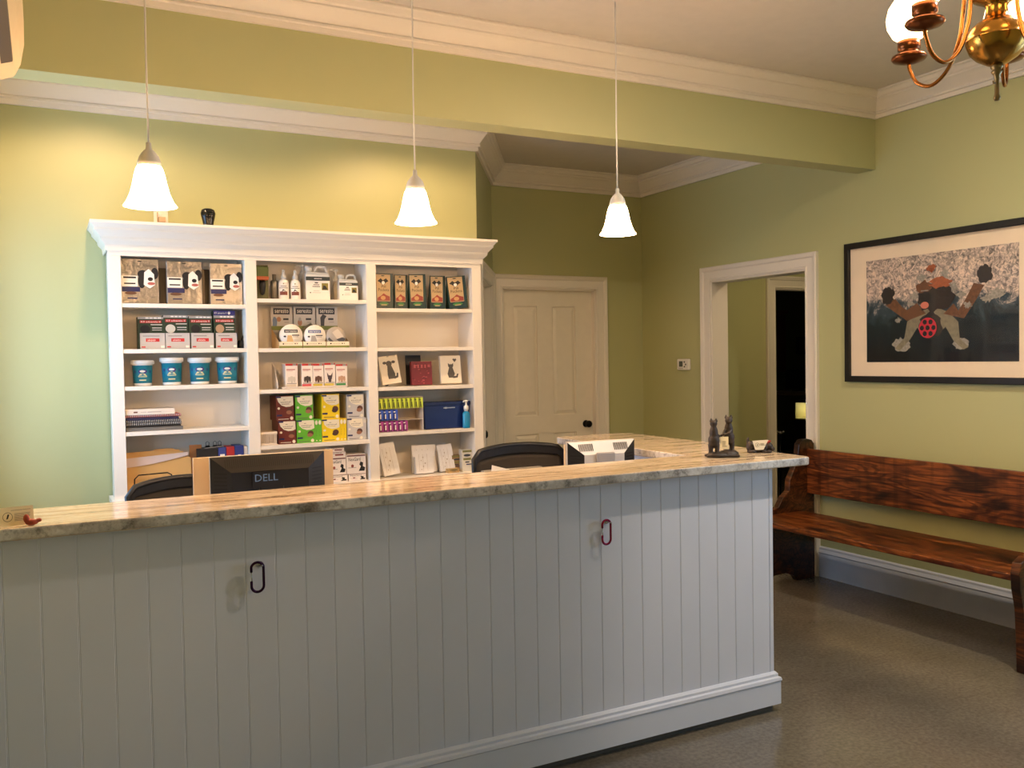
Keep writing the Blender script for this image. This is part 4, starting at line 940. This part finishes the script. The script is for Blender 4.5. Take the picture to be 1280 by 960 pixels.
# --- middle bay, second: collar displays
z = ZS('M', 1); OLV = mat('olive_green_strip', (120, 130, 60), .5); SLT = mat('slate_print', (52, 56, 64), .5); BLU = mat('print_blue', (50, 84, 150), .5)
dl = ('collar display tray at the left with a blue dog card', 'collar display tray in the middle with a cat card', 'collar display tray at the right with a black dog card')
tl = ('round white collar tin with a tan cat in the left tray', 'round white collar tin with a blue band in the middle tray', 'grey tilted collar tin in the right tray')
for k, (bx0, bx1, tx0, tx1, tcx, tr) in enumerate(((339, 366, 349, 378, 363.5, .065), (367, 394.5, 379, 407.5, 393, .063), (395.5, 422, 408.5, 436.5, 419, .058))):
    Yb_ = FY+.13; t = thing('display_tray', dl[k], 'display tray', (at(tx0, 430, Y=FY).x, FY, z), group='collar display trays')
    w_ = wpx(tx0, tx1, FY); ox = at(bx0, 400, Y=Yb_).x-t.location.x; wb_ = wpx(bx0, bx1, Yb_); hb = hpx(bx0, 383.5, z, Yb_)
    mb = MB().box((0, 0, 0), (w_, .003, .036)); f = front(mb, w_, .036); f.rect(0, 0, 1, .35, 1).disc(.18, .66, .035, .12, 2).text('seresto', .24, .58, .6, .75, 3).rect(.66, .6, .72, .76, 2).rect(.76, .6, .8, .76, 2)
    mb.add([(0, .003, 0), (w_, .003, 0), (ox+wb_, Yb_-FY, 0), (ox, Yb_-FY, 0)], [(0, 1, 2, 3)], 0); mb.add([(0, .003, 0), (0, .003, .036), (ox, Yb_-FY, .12), (ox, Yb_-FY, 0)], [(0, 1, 2, 3)], 4); mb.add([(w_, .003, 0), (w_, .003, .036), (ox+wb_, Yb_-FY, .12), (ox+wb_, Yb_-FY, 0)], [(0, 1, 2, 3)], 4)
    mb.build('tray', [LABC, OLV, INK, GREY, mat('tan_cardboard', (190, 160, 116), .7)], t)
    mb = MB().box((ox, Yb_-FY, 0), (ox+wb_-.002, Yb_-FY+.004, hb)); f = Face(mb, lambda u, v_, l: (ox+u*wb_, Yb_-FY-l, v_*hb))
    f.rect(0, .44, 1, .54, 1).rect(.1, .82, .86, .97, 2).text('seresto', .17, .855, .8, .94, 5).rect(.55, .68, .8, .73, 2).rect(.6, .62, .82, .64, 3)
    if k == 0: f.disc(.16, .66, .1, .1, 4).poly([(.05, .54), (.25, .54), (.28, .7), (.1, .76)], 4).disc(.35, .7, .1, .06, 6)
    elif k == 1: f.disc(.28, .62, .1, .08, 6).disc(.28, .7, .06, .05, 3)
    else: f.poly([(.2, .54), (.36, .54), (.38, .7), (.48, .78), (.3, .82), (.18, .74)], 2)
    mb.build('header_card', [mat('pale_grey_card', (196, 190, 182), .5), OLV, SLT, GREY, mat('dog_blue', (110, 130, 160), .5), WH, mat('dog_tan', (168, 120, 90), .5)], t)
    r = tr; h2 = tr*1.0; p = at(tcx, 418.5, Y=FY+.03)
    tm = MB().lathe([(0, 0), (r, 0), (r, .035), (0, .035)], n=36, axis='Y')
    rz = 0
    f = Face(tm, lambda u, v_, l: ((u-.5)*2*r, -l, (v_-.5)*2*r))
    cc_ = [WHITEP, SLT, TAN, GREY, BLU, WH]
    if k < 2:
        f.rect(.18, .62, .78, .76, 1 if k == 0 else 4).text('seresto', .23, .65, .73, .73, 5).rect(.52, .48, .84, .53, 1).rect(.55, .42, .8, .45, 3).poly([(.25, .1), (.6, .1), (.5, .5), (.32, .5)], 2 if k == 0 else 3).disc(.2, .45, .06, .04, 1)
    else:
        f.poly([(.05, .35), (.3, .1), (.4, .2), (.13, .45)], 1).poly([(.3, .7), (.6, .9), (.9, .5), (.6, .3)], 3).poly([(.5, .35), (.85, .05), (.97, .4), (.8, .45)], 1)
        cc_ = [mat('grey_tin', (176, 166, 152), .4), SLT, TAN, mat('pale_tin_print', (200, 190, 176), .4), BLU, WH]
    tn = tm.build('collar_tin', cc_, loc=(p.x, FY+.012, z+r+.008)); tag(tn, tl[k], 'tin', 'round collar tins'); tn.rotation_euler = (R(-8), 0, 0)
p = at(380, 404, Y=FY+.1)
o = MB().lathe([(0, -.06), (.02, -.06), (.02, .06), (0, .06)], n=20, axis='X').build('collar_tin', mat('steel_olive', (128, 124, 100), .4), loc=(p.x, FY+.105, z+.1), rot=(0, R(-33), 0)); tag(o, 'olive grey tin lying slanted between the left and middle round tins', 'tin')
# --- middle bay, third: white boxes with dog heads
z = ZS('M', 2); PINK = mat('pale_pink_white', (236, 224, 212), .5)
hb = [(245, 'a white puppy', (206, 196, 180)), (0, 'a black puppy', (60, 48, 44)), (0, 'a brown hound', (90, 58, 44)), (0, 'a prick-eared dark dog', (66, 54, 60)), (0, 'a tan puppy', (190, 150, 120))]
accent = [(214, 196, 170), (214, 84, 84), (214, 184, 60), (214, 190, 80), (60, 140, 70)]
for k, (x0, x1, yt) in enumerate(((356.5, 371.5), (377, 390.4), (390.8, 404.2), (405, 418.6), (419.6, 433.6))[k]+((455, 455, 455, 454, 455.5)[k],) for k in range(5)):
    Y = FY-.005; w_ = wpx(x0, x1, Y); h_ = hpx(x0, yt, z, Y); mb = MB().box((0, 0, 0), (w_, .09, h_))
    f = front(mb, w_, h_); f.rect(0, .92, 1, 1, 1).rect(.6, .92, .9, 1, 4).rect(.08, .74, .8, .79, 5).rect(.1, .7, .6, .715, 5)
    f.disc(.5, .4, .2, .1, 3)
    if k == 3: f.poly([(.28, .42), (.24, .62), (.42, .48)], 3).poly([(.58, .48), (.76, .62), (.72, .42)], 3).disc(.5, .3, .13, .1, 3)
    else: f.disc(.27, .36, .09, .12, 3).disc(.73, .36, .09, .12, 3).disc(.5, .3, .12, .08, 3)
    f.rect(0, .06, .85, .17, 2).rect(.1, .19, .9, .22, 4)
    place(mb, 'tablet_box', [PINK, RED, mat('accent%d' % k, accent[k], .5), mat('doghead%d' % k, hb[k][2], .5), INK if False else mat('mid_grey', (150, 140, 132), .5), mat('rose_print', (196, 140, 130), .5)], 'slim white and red tablet box showing '+hb[k][1], 'medicine box', x0, z, Y, 'slim white tablet boxes', bevel=.0008)
x0_ = at(346, 470, Y=FY+.02).x; x1_ = at(434, 470, Y=FY-.012).x
mb = MB().box((x0_+.02, FY-.012, z+.0003), (x1_, FY-.009, z+.012)).prism([(FY-.012, 0), (FY+.12, 0), (FY+.12, .15), (FY+.06, .12), (FY-.012, .03)], lambda a, b, l: (l+(FY+.12-a)*0, a, b+z+.0003), x0_-.005, x0_+.0)
tag(mb.build('display_tray', mat('grey_white_card', (206, 196, 184), .6)), 'low grey cardboard tray holding the slim white tablet boxes', 'display tray')
# --- middle bay, fourth: chew boxes + basket
z = ZS('M', 3)
cols = {'b': ((104, 36, 28), 'dark red'), 'g': ((98, 178, 44), 'green'), 'y': ((238, 204, 20), 'yellow'), 'w': ((196, 192, 186), 'grey')}
def chew(x0, x1, yt, yb, c_, lb, Y=FY, extra=0, side=0):
    w_ = wpx(x0, x1, Y); p = at(x0, yb, Y=Y); zb = z if yb > 540 else zmid[c_]; h_ = at((x0+x1)/2, yt, Y=Y).z-zb
    mb = MB().box((0, 0, 0), (w_, .16, h_)); we = 1-extra
    f = front(mb, w_*we, h_)
    f.poly([(.02 if c_ in 'b' else .1, .97), (.96, .97), (.98, .62), (.8, .56), (.55, .55), (.3, .62), (.12, .76)], 1).text('sentinel', .25, .72, .82, .79, 2).rect(.3, .66, .75, .68, 3).rect(.4, .83, .52, .85, 2)
    f.rect(0, .92, .28, .985, 4).rect(.02, .18, .32, .25, 4).disc(.86, .09, .09, .07, 1).rect(.1, .05, .7, .075, 1 if c_ == 'b' else 2).disc(.14, .5, .07, .05, 1)
    f.disc(.76, .4, .17, .12, 5).disc(.72, .33, .16, .08, 6)
    if extra:
        for e in range(2):
            g = front(mb, w_*extra/2, h_, w_*(we+extra/2*e)); g.rect(.0, .0, .03, 1, 3).text('sentinel', .3, .25, .55, .7, 3).disc(.5, .85, .4, .1, 1).rect(.3, .05, .7, .09, 1)
    o = mb.build('chewable_box', [mat('chew_'+c_, cols[c_][0], .4), mat('chew_cream', (232, 222, 196), .45), mat('chew_grey_text', (96, 88, 82), .5), mat('chew_side_'+c_, tuple(int(v_*.82) for v_ in cols[c_][0]), .4), NAVY, mat('child_brown', (86, 50, 36), .5), mat('skin_tone', (150, 100, 74), .5) if c_ != 'y' else mat('dog_brown', (70, 44, 34), .5)], loc=(p.x, Y, zb+.0004), bevel=.0008)
    tag(o, lb, 'medicine box', 'stacked chewable tablet boxes'); return h_
zmid = {}
for c_, x0, x1, yt, ex in (('b', 348.5, 370.5, 526, 0), ('g', 371.5, 402.5, 524.5, .28), ('y', 403, 433.5, 523.5, .27), ('w', 434.5, 458.6, 522.5, .16)):
    h_ = chew(x0, x1, yt, 554, c_, cols[c_][1]+' chewable tablet box in the lower row', extra=ex); zmid[c_] = z+h_+.001
for c_, x0, x1, yt in (('b', 345.5, 367.5, 495), ('g', 369.5, 391.5, 494), ('y', 402.5, 424.5, 493), ('w', 434, 455, 493)):
    chew(x0, x1, yt, 520, c_, cols[c_][1]+' chewable tablet box stacked in the upper row', Y=FY+.006)
p = at(325, 557, Y=FY-.02); w_ = BX['M'][0]; bw = at(346.5, 545, Y=FY-.02).x-w_-.003; bh = hpx(335, 540, z, FY-.02)
bk = thing('plastic_basket', 'small white slotted plastic basket left of the dark red boxes', 'basket', (w_+.003, FY-.02, z+.0005))
mb = MB().box((.004, .0, 0), (bw-.004, .12, .004)).box((0, -.003, bh-.014), (bw, .001, bh)).box((0, .119, bh-.014), (bw, .123, bh)).box((0, 0, bh-.014), (.003, .12, bh)).box((bw-.003, 0, bh-.014), (bw, .12, bh)).box((.002, -.001, .0), (bw-.002, .002, .012))
for q in range(8):
    x = .004+(bw-.012)*q/7; mb.box((x, -.001, .01), (x+.005, .002, bh-.01)); mb.box((x, .118, .0), (x+.005, .121, bh-.01))
for q in range(7): y = .01+.1*q/6; mb.box((.001, y, 0), (.004, y+.006, bh-.01)).box((bw-.004, y, 0), (bw-.001, y+.006, bh-.01))
mb.build('basket', mat('ivory_plastic', (232, 214, 190), .45), bk)
# --- middle bay, bottom: white boxes with dog silhouettes
def nbox(x0, x1, yt, zb, lb, Y=FY, big=True, d=.11):
    w_ = wpx(x0, x1, Y); p = at(x0, yt, Y=Y); h_ = at((x0+x1)/2, yt, Y=Y).z-zb; mb = MB().box((0, 0, 0), (w_, d, h_))
    f = front(mb, w_, h_); f.rect(.02, .9, .98, .97, 2).text('NexGard', .1, .66, .72, .84, 1)
    if big: f.poly([(.62, .12), (.92, .12), (.96, .3), (.84, .36), (.86, .55), (.72, .62), (.66, .46), (.74, .36)], 3).disc(.3, .4, .07, .09, 4).rect(.08, .3, .5, .33, 5)
    else: f.rect(.3, .3, .85, .6, 4)
    o = mb.build('chew_box', [PINK, INK, mat('dark_rose', (110, 60, 60), .5), FURB, mat('rose_brown', (140, 70, 62), .5), GREY], loc=(p.x, Y, zb+.0004), bevel=.0008)
    tag(o, lb, 'medicine box', 'white chew boxes with dog silhouettes'); return zb+h_+.001
zb = fz
hC = at(425, 593.5, Y=FY).z
for q in range(1, 3):   # boxes below, hidden by the counter, carry the visible ones
    pass
z1 = nbox(411, 434.5, 593.5, zb, 'white chew box in the bottom row beside the monitor panel'); z2 = nbox(436, 457.5, 592, zb, 'white chew box in the bottom row against the bay stile')
z3 = nbox(411, 432.3, 572, z1, 'white chew box with black dog in the upper row beside the monitor panel'); z4 = nbox(433, 457, 568, z2, 'white chew box with black dog in the upper row by the stile')
z5 = nbox(413, 432, 565, z3, 'small white and brown box, lower of two on the chew boxes', big=False); nbox(413, 430, 560, z5, 'small white and brown box, topmost on the chew boxes', big=False)
# --- right bay, top: pill treat pouches
z = ZS('R', 0); PG = mat('pouch_dark_green', (20, 44, 28), .3, bump=(30, .4, .004)); PT = mat('pouch_tan', (190, 160, 112), .4)
pl = ('leftmost green and tan treat pouch', 'second green and tan treat pouch, half covered at its left', 'green and tan treat pouch in the middle of the row', 'fourth green and tan treat pouch from the left stile', 'rightmost green and tan treat pouch, leaning')
for k, (x0, x1, yt, tl_) in enumerate(((470.5, 494, 342, 0), (494.2, 512, 343.5, 0), (513, 535.5, 342, -1.5), (538.5, 559, 345, 0), (562.5, 587.5, 345.5, -6))):
    Y = FY+(.02 if k in (1, 3) else 0)+.01; w_ = wpx(x0+.8, x1-.8, Y); h_ = hpx((x0+x1)/2, yt, z, Y)-(.006 if tl_ else 0); mb = pouch(w_, h_, .06)
    f = front(mb, w_, h_); f.poly([(.08, .2), (.82, .2), (.84, .97), (.04, .97)], 1).disc(.42, .93, .1, .015, 0)
    f.poly([(.12, .78), (.3, .86), (.42, .8), (.6, .86), (.74, .78), (.6, .74), (.5, .68), (.38, .68), (.26, .74)], 2).disc(.44, .73, .09, .05, 3)
    f.text('Pill', .34, .59, .58, .66, 2).text('Pockets', .16, .49, .76, .575, 2).poly([(.1, .3), (.3, .36), (.45, .43), (.6, .38), (.8, .34), (.8, .22), (.1, .22)], 4).disc(.42, .3, .14, .06, 5).disc(.46, .13, .26, .05, 6).rect(.3, .09, .62, .115, 1)
    place(mb, 'treat_pouch', [PG, PT, INK, WH, mat('rust_red', (150, 58, 36), .4), mat('gold_print', (200, 150, 90), .4), mat('mid_green', (60, 120, 50), .4)], pl[k], 'treat bag', x0+.8, z, Y, 'green and tan treat pouches', ry=R(tl_), bevel=.0015)
# --- right bay, third
z = ZS('R', 2)
def card(x0, x1, yt, lb, mats, draw, Y, lean=-8, ry=0, d=.004, name='card_pack'):
    w_ = wpx(x0, x1, Y); h_ = hpx((x0+x1)/2, yt, z, Y); mb = MB().box((0, 0, 0), (w_, d, h_)); draw(front(mb, w_, h_))
    return place(mb, name, mats, lb, 'card' if name == 'card_pack' else 'bag', x0, z, Y, rx=R(lean), ry=R(ry), bevel=.001)
def ddog(f): f.disc(.5, .97, .06, .012, 1).disc(.5, .72, .15, .1, 1).disc(.28, .76, .1, .05, 1).disc(.74, .76, .1, .05, 1).poly([(.4, .66), (.6, .66), (.74, .34), (.7, .18), (.36, .18), (.34, .34)], 1).poly([(.66, .16), (.86, .2), (.9, .36), (.82, .36), (.78, .26), (.66, .26)], 1)
def dcat(f): f.disc(.5, .62, .12, .07, 1).poly([(.37, .62), (.37, .73), (.47, .67)], 1).poly([(.63, .62), (.63, .73), (.53, .67)], 1).poly([(.42, .58), (.58, .58), (.68, .34), (.6, .2), (.38, .2), (.32, .34)], 1).poly([(.58, .18), (.8, .2), (.86, .34), (.78, .34), (.74, .26), (.6, .26)], 1).poly([(.6, .86), (.66, .9), (.71, .87), (.76, .9), (.8, .84), (.7, .76)], 1)
SIL = mat('grey_silhouette', (84, 78, 70), .6); CARDW = mat('cream_white_card', (234, 222, 200), .5)
card(478, 502, 447.5, 'white gift card with a grey dog silhouette, tilted left', [CARDW, SIL], ddog, FY+.02, ry=-7, d=.02)
card(551.5, 577, 446, 'white gift card with a grey cat silhouette and heart', [CARDW, SIL], dcat, FY+.02, d=.02)
card(507.5, 526.5, 445, 'black card standing behind the red bag', [mat('black_card', (22, 18, 18), .5), mat('dark_red_print', (70, 30, 30), .5)], lambda f: f.rect(.3, .3, .7, .7, 1), FY+.1, -4)
def dred(f):
    for _ in range(26): f.rect(*(lambda a, b_: (a, b_, a+random.uniform(.04, .12), b_+random.uniform(.02, .06)))(random.uniform(.02, .86), random.uniform(.03, .9)), random.choice((1, 2)))
    f.rect(.1, .72, .2, .86, 1).rect(.28, .72, .36, .86, 1).rect(.44, .72, .54, .86, 1).rect(.62, .72, .7, .86, 1).rect(.78, .74, .9, .86, 1)
card(514.5, 540, 452.5, 'red and maroon patterned small bag between the two white cards', [mat('maroon_bag', (120, 28, 36), .5), mat('pinkish', (186, 84, 84), .5), mat('deep_maroon', (84, 20, 28), .5)], dred, FY+.03, -3, d=.03, name='gift_bag')
place(MB().ell((.018, 0, .022), (.02, .015, .022)), 'clip_tin', BLACK, 'small black round object behind the dog silhouette card', 'container', 479, z, FY+.1)
# --- right bay, fourth: organiser with small boxes, blue case, sanitiser
z = ZS('R', 3)+.0005; xo = BX['R'][0]+.003; Yo = FY-.01; wo = at(529, 510, Y=Yo).x-xo; ho = hpx(500, 497, z, Yo)
og = MB(); bh_ = ho/3; d = .13
og.box((0, .0, 0), (wo, d, .002)).box((0, 0, bh_), (wo, d, bh_+.002)).box((0, 0, 2*bh_), (wo, d, 2*bh_+.002)).box((0, 0, ho), (wo, d, ho+.002)).box((wo-.002, 0, 0), (wo, d, ho)).box((0, d-.002, 0), (wo, d, ho)).box((0, 0, 0), (.001, d, ho))
tag(og.build('box_organiser', mat('organiser_white', (220, 206, 188), .5), loc=(xo, Yo, z)), 'white three-tier box organiser on the right bay shelf', 'organiser')
rowc = [('purple', (104, 26, 84), 6, 0, (508.5-472)), ('blue', (24, 48, 124), 4, 1, (496-472)), ('lime green', (134, 146, 28), 10, 2, 57)]
ords = ['leftmost', 'second', 'third', 'fourth', 'fifth', 'sixth', 'seventh', 'eighth', 'ninth', 'rightmost']
for (nm, c_, n, row, _) in rowc:
    wb_ = (wo-.004)/10 if row == 2 else wo/9.4; hh = bh_-.006; M2 = mat('dose_'+nm.replace(' ', '_'), c_, .4); M3 = mat('dose_light_'+nm.replace(' ', '_'), tuple(min(255, int(v_*1.35+30)) for v_ in c_), .4)
    for k in range(n):
        mb = MB().box((0, 0, 0), (wb_-.001, .09, hh)); f = front(mb, wb_-.001, hh); f.poly([(.8, 0), (1, 0), (1, 1), (.4, 1)], 1).rect(.35, .15, .6, .6, 2 if row < 2 else 3).rect(.1, .75, .5, .85, 2 if row < 2 else 3)
        o = mb.build('dose_box', [M2, M3, WH, mat('dark_olive_print', (70, 80, 20), .5)], loc=(xo+.0015+k*wb_, Yo-.004, z+row*bh_+.0025)); od = ords[k] if not (k == n-1) else 'rightmost'
        tag(o, 'small %s dose box, %s in its organiser row' % (nm, od), 'medicine box', 'small dose boxes in the organiser')
x0_ = at(529.5, 520, Y=FY+.02).x; x1_ = BX['R'][1]-.006; zc_ = hpx(560, 502, z, FY+.02); wc = x1_-x0_
cs = thing('carrying_case', 'dark blue plastic case behind the hand sanitiser', 'case', (x0_, FY+.02, z))
MB().prism([(.012, 0), (wc-.008, 0), (wc, zc_*.9), (0, zc_*.9)], XZ, 0, .12).build('body', mat('deep_blue_plastic', (14, 34, 92), .3), cs, bevel=.006)
MB().box((-.002, -.006, zc_*.86), (wc+.002, .125, zc_)).build('lid', mat('deep_blue_lid', (12, 28, 80), .3), cs, bevel=.004)
lt = MB(); Face(lt, lambda u, v_, l: (wc*.42+wc*.25*u, -.003-l, zc_*(.74+.07*v_))).rect(0, .2, 1, .7, 0).rect(.1, 0, .3, .9, 0); lt.build('lettering', mat('pale_lettering', (190, 196, 206), .5), cs)
p = at(583, 530, Y=FY-.015)
hs = thing('hand_sanitiser', 'clear blue hand sanitiser bottle with white pump', 'bottle', (p.x, FY-.015, z)); hh = hpx(583, 500, z, FY-.015)
MB().lathe([(0, 0), (.024, 0), (.025, .005), (.025, hh*.5), (.02, hh*.56), (.01, hh*.6), (0, hh*.6)], n=26, sy=.8).build('body', mat('blue_gel', (30, 140, 190), .12, coat=.5), hs)
MB().lathe([(.011, hh*.6), (.012, hh*.64), (.015, hh*.66), (.015, hh*.78), (.006, hh*.82), (.006, hh*.92), (.012, hh*.94), (.012, hh), (0, hh)], n=18).tube([(0, 0, hh*.97), (-.015, -.004, hh*.97), (-.024, -.006, hh*.93)], .004, 6).build('pump', WHITEP, hs)
# --- right bay, bottom: paper pouches and small boxes
PP = mat('paper_pouch', (238, 234, 230), .55, noise=(30, .08)); PLN = mat('pouch_print', (186, 172, 154), .6)
def pp(x0, x1, yt, Y, lb, ry, fold=False):
    w_ = wpx(x0, x1, Y); h_ = at((x0+x1)/2, yt, Y=Y).z-fz; mb = MB().prism([(0, 0), (.03, 0), (.012, h_*.9), (.004, h_), (0, h_)], lambda a, b, l: (l, a, b), 0, w_)
    f = front(mb, w_, h_)
    for u in (.2, .42, .66): f.rect(u, .1, u+.012, .84, 1)
    for q in range(5): f.rect(.3+.1*(q % 3), .15+.13*q, .34+.12*(q % 3), .2+.13*q, 1)
    if fold: f.poly([(-.12, .98), (1.12, .98), (1.14, .74), (1, .72), (.8, .84), (.2, .84), (0, .72), (-.14, .74)], 0)
    p = at(x0, yt, Y=Y); o = mb.build('paper_pouch', [PP, PLN], loc=(p.x, Y, fz+.006)); o.rotation_euler = (R(-9), R(ry), 0); tag(o, lb, 'pouch', 'white paper pouches')
pp(473, 496, 558, FY+.07, 'white paper pouch at the back against the left stile', -6); pp(480, 500, 555.5, FY+.02, 'front white paper pouch of the left pair, leaning', -9)
pp(516, 546, 557, FY+.08, 'wide white paper pouch standing behind the folded one', 0); pp(520, 542, 564, FY+.03, 'folded white paper pouch in the middle', 0, True)
pp(546, 562, 556, FY+.12, 'white paper pouch behind the right pouch', -6); pp(551, 569, 557.5, FY+.04, 'rightmost white paper pouch, leaning', -6)
zt_ = fz
def sb(x0, x1, yt, Y, c1, lb, nm):
    w_ = wpx(x0, x1, Y); p = at(x0, yt, Y=Y); h_ = at((x0+x1)/2, yt, Y=Y).z-fz; mb = MB().box((0, 0, 0), (w_, .05, h_)); f = front(mb, w_, h_)
    f.rect(.05, .88, .95, .97, 1).disc(.5, .74, .35, .06, 2).rect(.12, .52, .88, .62, 1).rect(.3, .4, .7, .46, 2).rect(.4, .3, .95, .35, 3)
    tag(mb.build('small_box', [mat(nm, c1, .5), mat('sb_olive', (120, 118, 60), .5), SLT, NAVY], loc=(p.x, Y, fz)), lb, 'medicine box')
sb(577.5, 590, 562, FY+.01, (214, 210, 196), 'white and olive small box at the right stile beside the chair', 'sbw'); sb(565, 576.5, 569, FY+.05, (150, 120, 80), 'brown small box behind, left of the white and olive box', 'sbb'); sb(560.5, 574, 586, FY-.0, (196, 160, 100), 'lowest tan small box in front of the brown box', 'sbt')
# object on top of the bookcase
p = at(260.5, 283, Y=5.16); h_ = at(260.5, 261, Y=5.16).z-2.246
o = MB().lathe([(0, 0), (.026, 0), (.027, .012), (.03, h_*.3), (.036, h_*.55), (.04, h_*.75), (.034, h_*.93), (.02, h_), (0, h_)], n=24, sy=.7).lathe([(.018, 0), (.024, .004), (.02, .008)], c=(0, -.03, h_*.68), axis='Y', n=20).build('rubber_bulb', mat('gloss_black', (10, 10, 10), .2), loc=(p.x, 5.16, 2.2465))
tag(o, 'small glossy black round-headed object standing on top of the bookcase', 'ornament')

# ============================================================ HALL AND OFFICE
t = thing('ceiling_light', 'flush round ceiling lamp in the hallway beyond the doorway', 'ceiling light', (5.6, 4.6, 2.7))
MB().lathe([(0, 0), (.15, 0), (.15, -.02), (.0, -.02)], n=28).build('base', WHITEP, t)
MB().lathe([(.14, -.02), (.13, -.06), (.08, -.085), (0, -.095)], n=28).build('diffuser', glow('hall_lamp_glow', (1, .74, .45), 55), t)
t = thing('ceiling_light', 'small dim fill lamp added under the dark back room ceiling', 'ceiling light', (7.6, 7.2, 2.7))  # unseen fill lamp, added to lift the darkness of the unlit room
MB().lathe([(0, 0), (.1, 0), (.1, -.02), (.0, -.02)], n=24).build('base', WHITEP, t)
MB().lathe([(.09, -.02), (.08, -.05), (.04, -.065), (0, -.07)], n=24).build('diffuser', glow('fill_lamp_glow', (1, .76, .45), 7), t)
p = at(1003, 472, Y=8.3)
m_o = thing('office_monitor', 'dark computer monitor on the desk in the unlit back room', 'monitor', (p.x, 8.3, at(990, 489, Y=8.3).z))
MB().box((-.27, -.01, .03), (.27, .02, .27)).build('screen', BLACK, m_o, bevel=.004); MB().box((-.03, 0, 0), (.03, .03, .05)).box((-.1, -.05, 0), (.1, .08, .01)).build('stand', BLACK, m_o)
zd = m_o.location.z; 
ds = thing('office_desk', 'dim curved wooden desk in the unlit back room', 'desk', (p.x, 8.3, 0))
MB().prism([(-.42, -.1), (-.3, -.3), (.0, -.42), (.35, -.42), (.6, -.3), (.6, .35), (-.42, .35)], XYZ, zd-.04, zd).build('desktop', mat('dim_desk', (110, 92, 66), .4), ds)
for (x, y) in ((-.38, .3), (.55, .3), (.5, -.28)): MB().box((x-.02, y-.02, 0), (x+.02, y+.02, zd-.04)).build('leg', BLACK, ds)
a = at(994, 503, Y=7.55); b2 = at(1012, 526, Y=7.3)
aq = thing('glass_tank', 'small lit glass tank on a dark stand in the back room', 'tank', (a.x, 7.3, b2.z))
hq = a.z-b2.z; wq = .34
MB().box((0, 0, 0), (wq, .25, .015)).box((0, .245, 0), (wq, .25, hq)).box((wq-.005, 0, 0), (wq, .25, hq)).build('tank', mat('tank_olive', (170, 160, 100), .5), aq)
MB().box((-.002, 0, 0), (.006, .008, hq)).box((-.002, 0, hq-.006), (wq, .006, hq)).build('rim', mat('pale_rim', (220, 214, 190), .4), aq)
MB().box((-.01, -.01, hq), (wq+.01, .26, hq+.03)).build('hood', BLACK, aq)
MB().box((.05, .1, hq-.012), (wq-.05, .14, hq-.002)).build('light_strip', glow('tank_lamp', (1, .9, .6), 26), aq)
tag(MB().box((a.x-.01, 7.29, 0), (a.x+wq+.02, 7.56, b2.z)).box((a.x+.08, 7.285, b2.z-.25), (a.x+.1, 7.29, b2.z-.1), 1).build('tank_stand', [mat('dark_stand', (26, 22, 18), .5), GREY]), 'dark cabinet stand under the lit glass tank', 'stand')
p = at(1003, 432, Y=9.18)
pf = thing('wall_frame', 'dark picture frame on the back wall of the unlit room', 'picture', p)
MB().box((-.11, -.02, -.12), (.14, .015, .12)).build('frame', BLACK, pf); MB().box((-.08, -.022, -.09), (.11, -.018, .09)).build('print', mat('dim_print', (60, 58, 44), .5), pf)
p = at(974, 430, Y=9.0)
cbn = thing('wall_cabinet', 'brown wooden wall cabinet in the unlit back room', 'cabinet', (p.x, 9.0, at(974, 465, Y=9.0).z))
hc = at(974, 392, Y=9.0).z-cbn.location.z
MB().box((-.22, 0, 0), (.12, .19, hc)).box((-.25, -.02, hc), (.15, .19, hc+.04)).build('body', mat('brown_cabinet', (96, 50, 26), .45), cbn, bevel=.004)
MB().box((-.2, -.012, .02), (.1, 0, hc-.02)).box((-.16, -.018, .07), (.06, -.012, hc-.07)).build('door', mat('brown_cabinet_door', (84, 42, 22), .45), cbn, bevel=.003)
p = at(975, 541, Y=6.75)
kn = thing('chrome_faucet', 'small chrome fitting with knobs low in the back room doorway', 'fitting', (p.x, 6.75, 0))
MB().tube([(0, 0, 0), (0, 0, p.z-.02)], .01, 8).build('post', BLACKM, kn)
MB().ell((0, 0, p.z), (.03, .03, .02)).ell((-.035, 0, p.z+.012), (.014, .014, .014)).ell((.045, 0, p.z+.01), (.014, .014, .014)).tube([(-.035, 0, p.z+.01), (.045, 0, p.z+.01)], .006, 8).build('head', CHROME, kn)
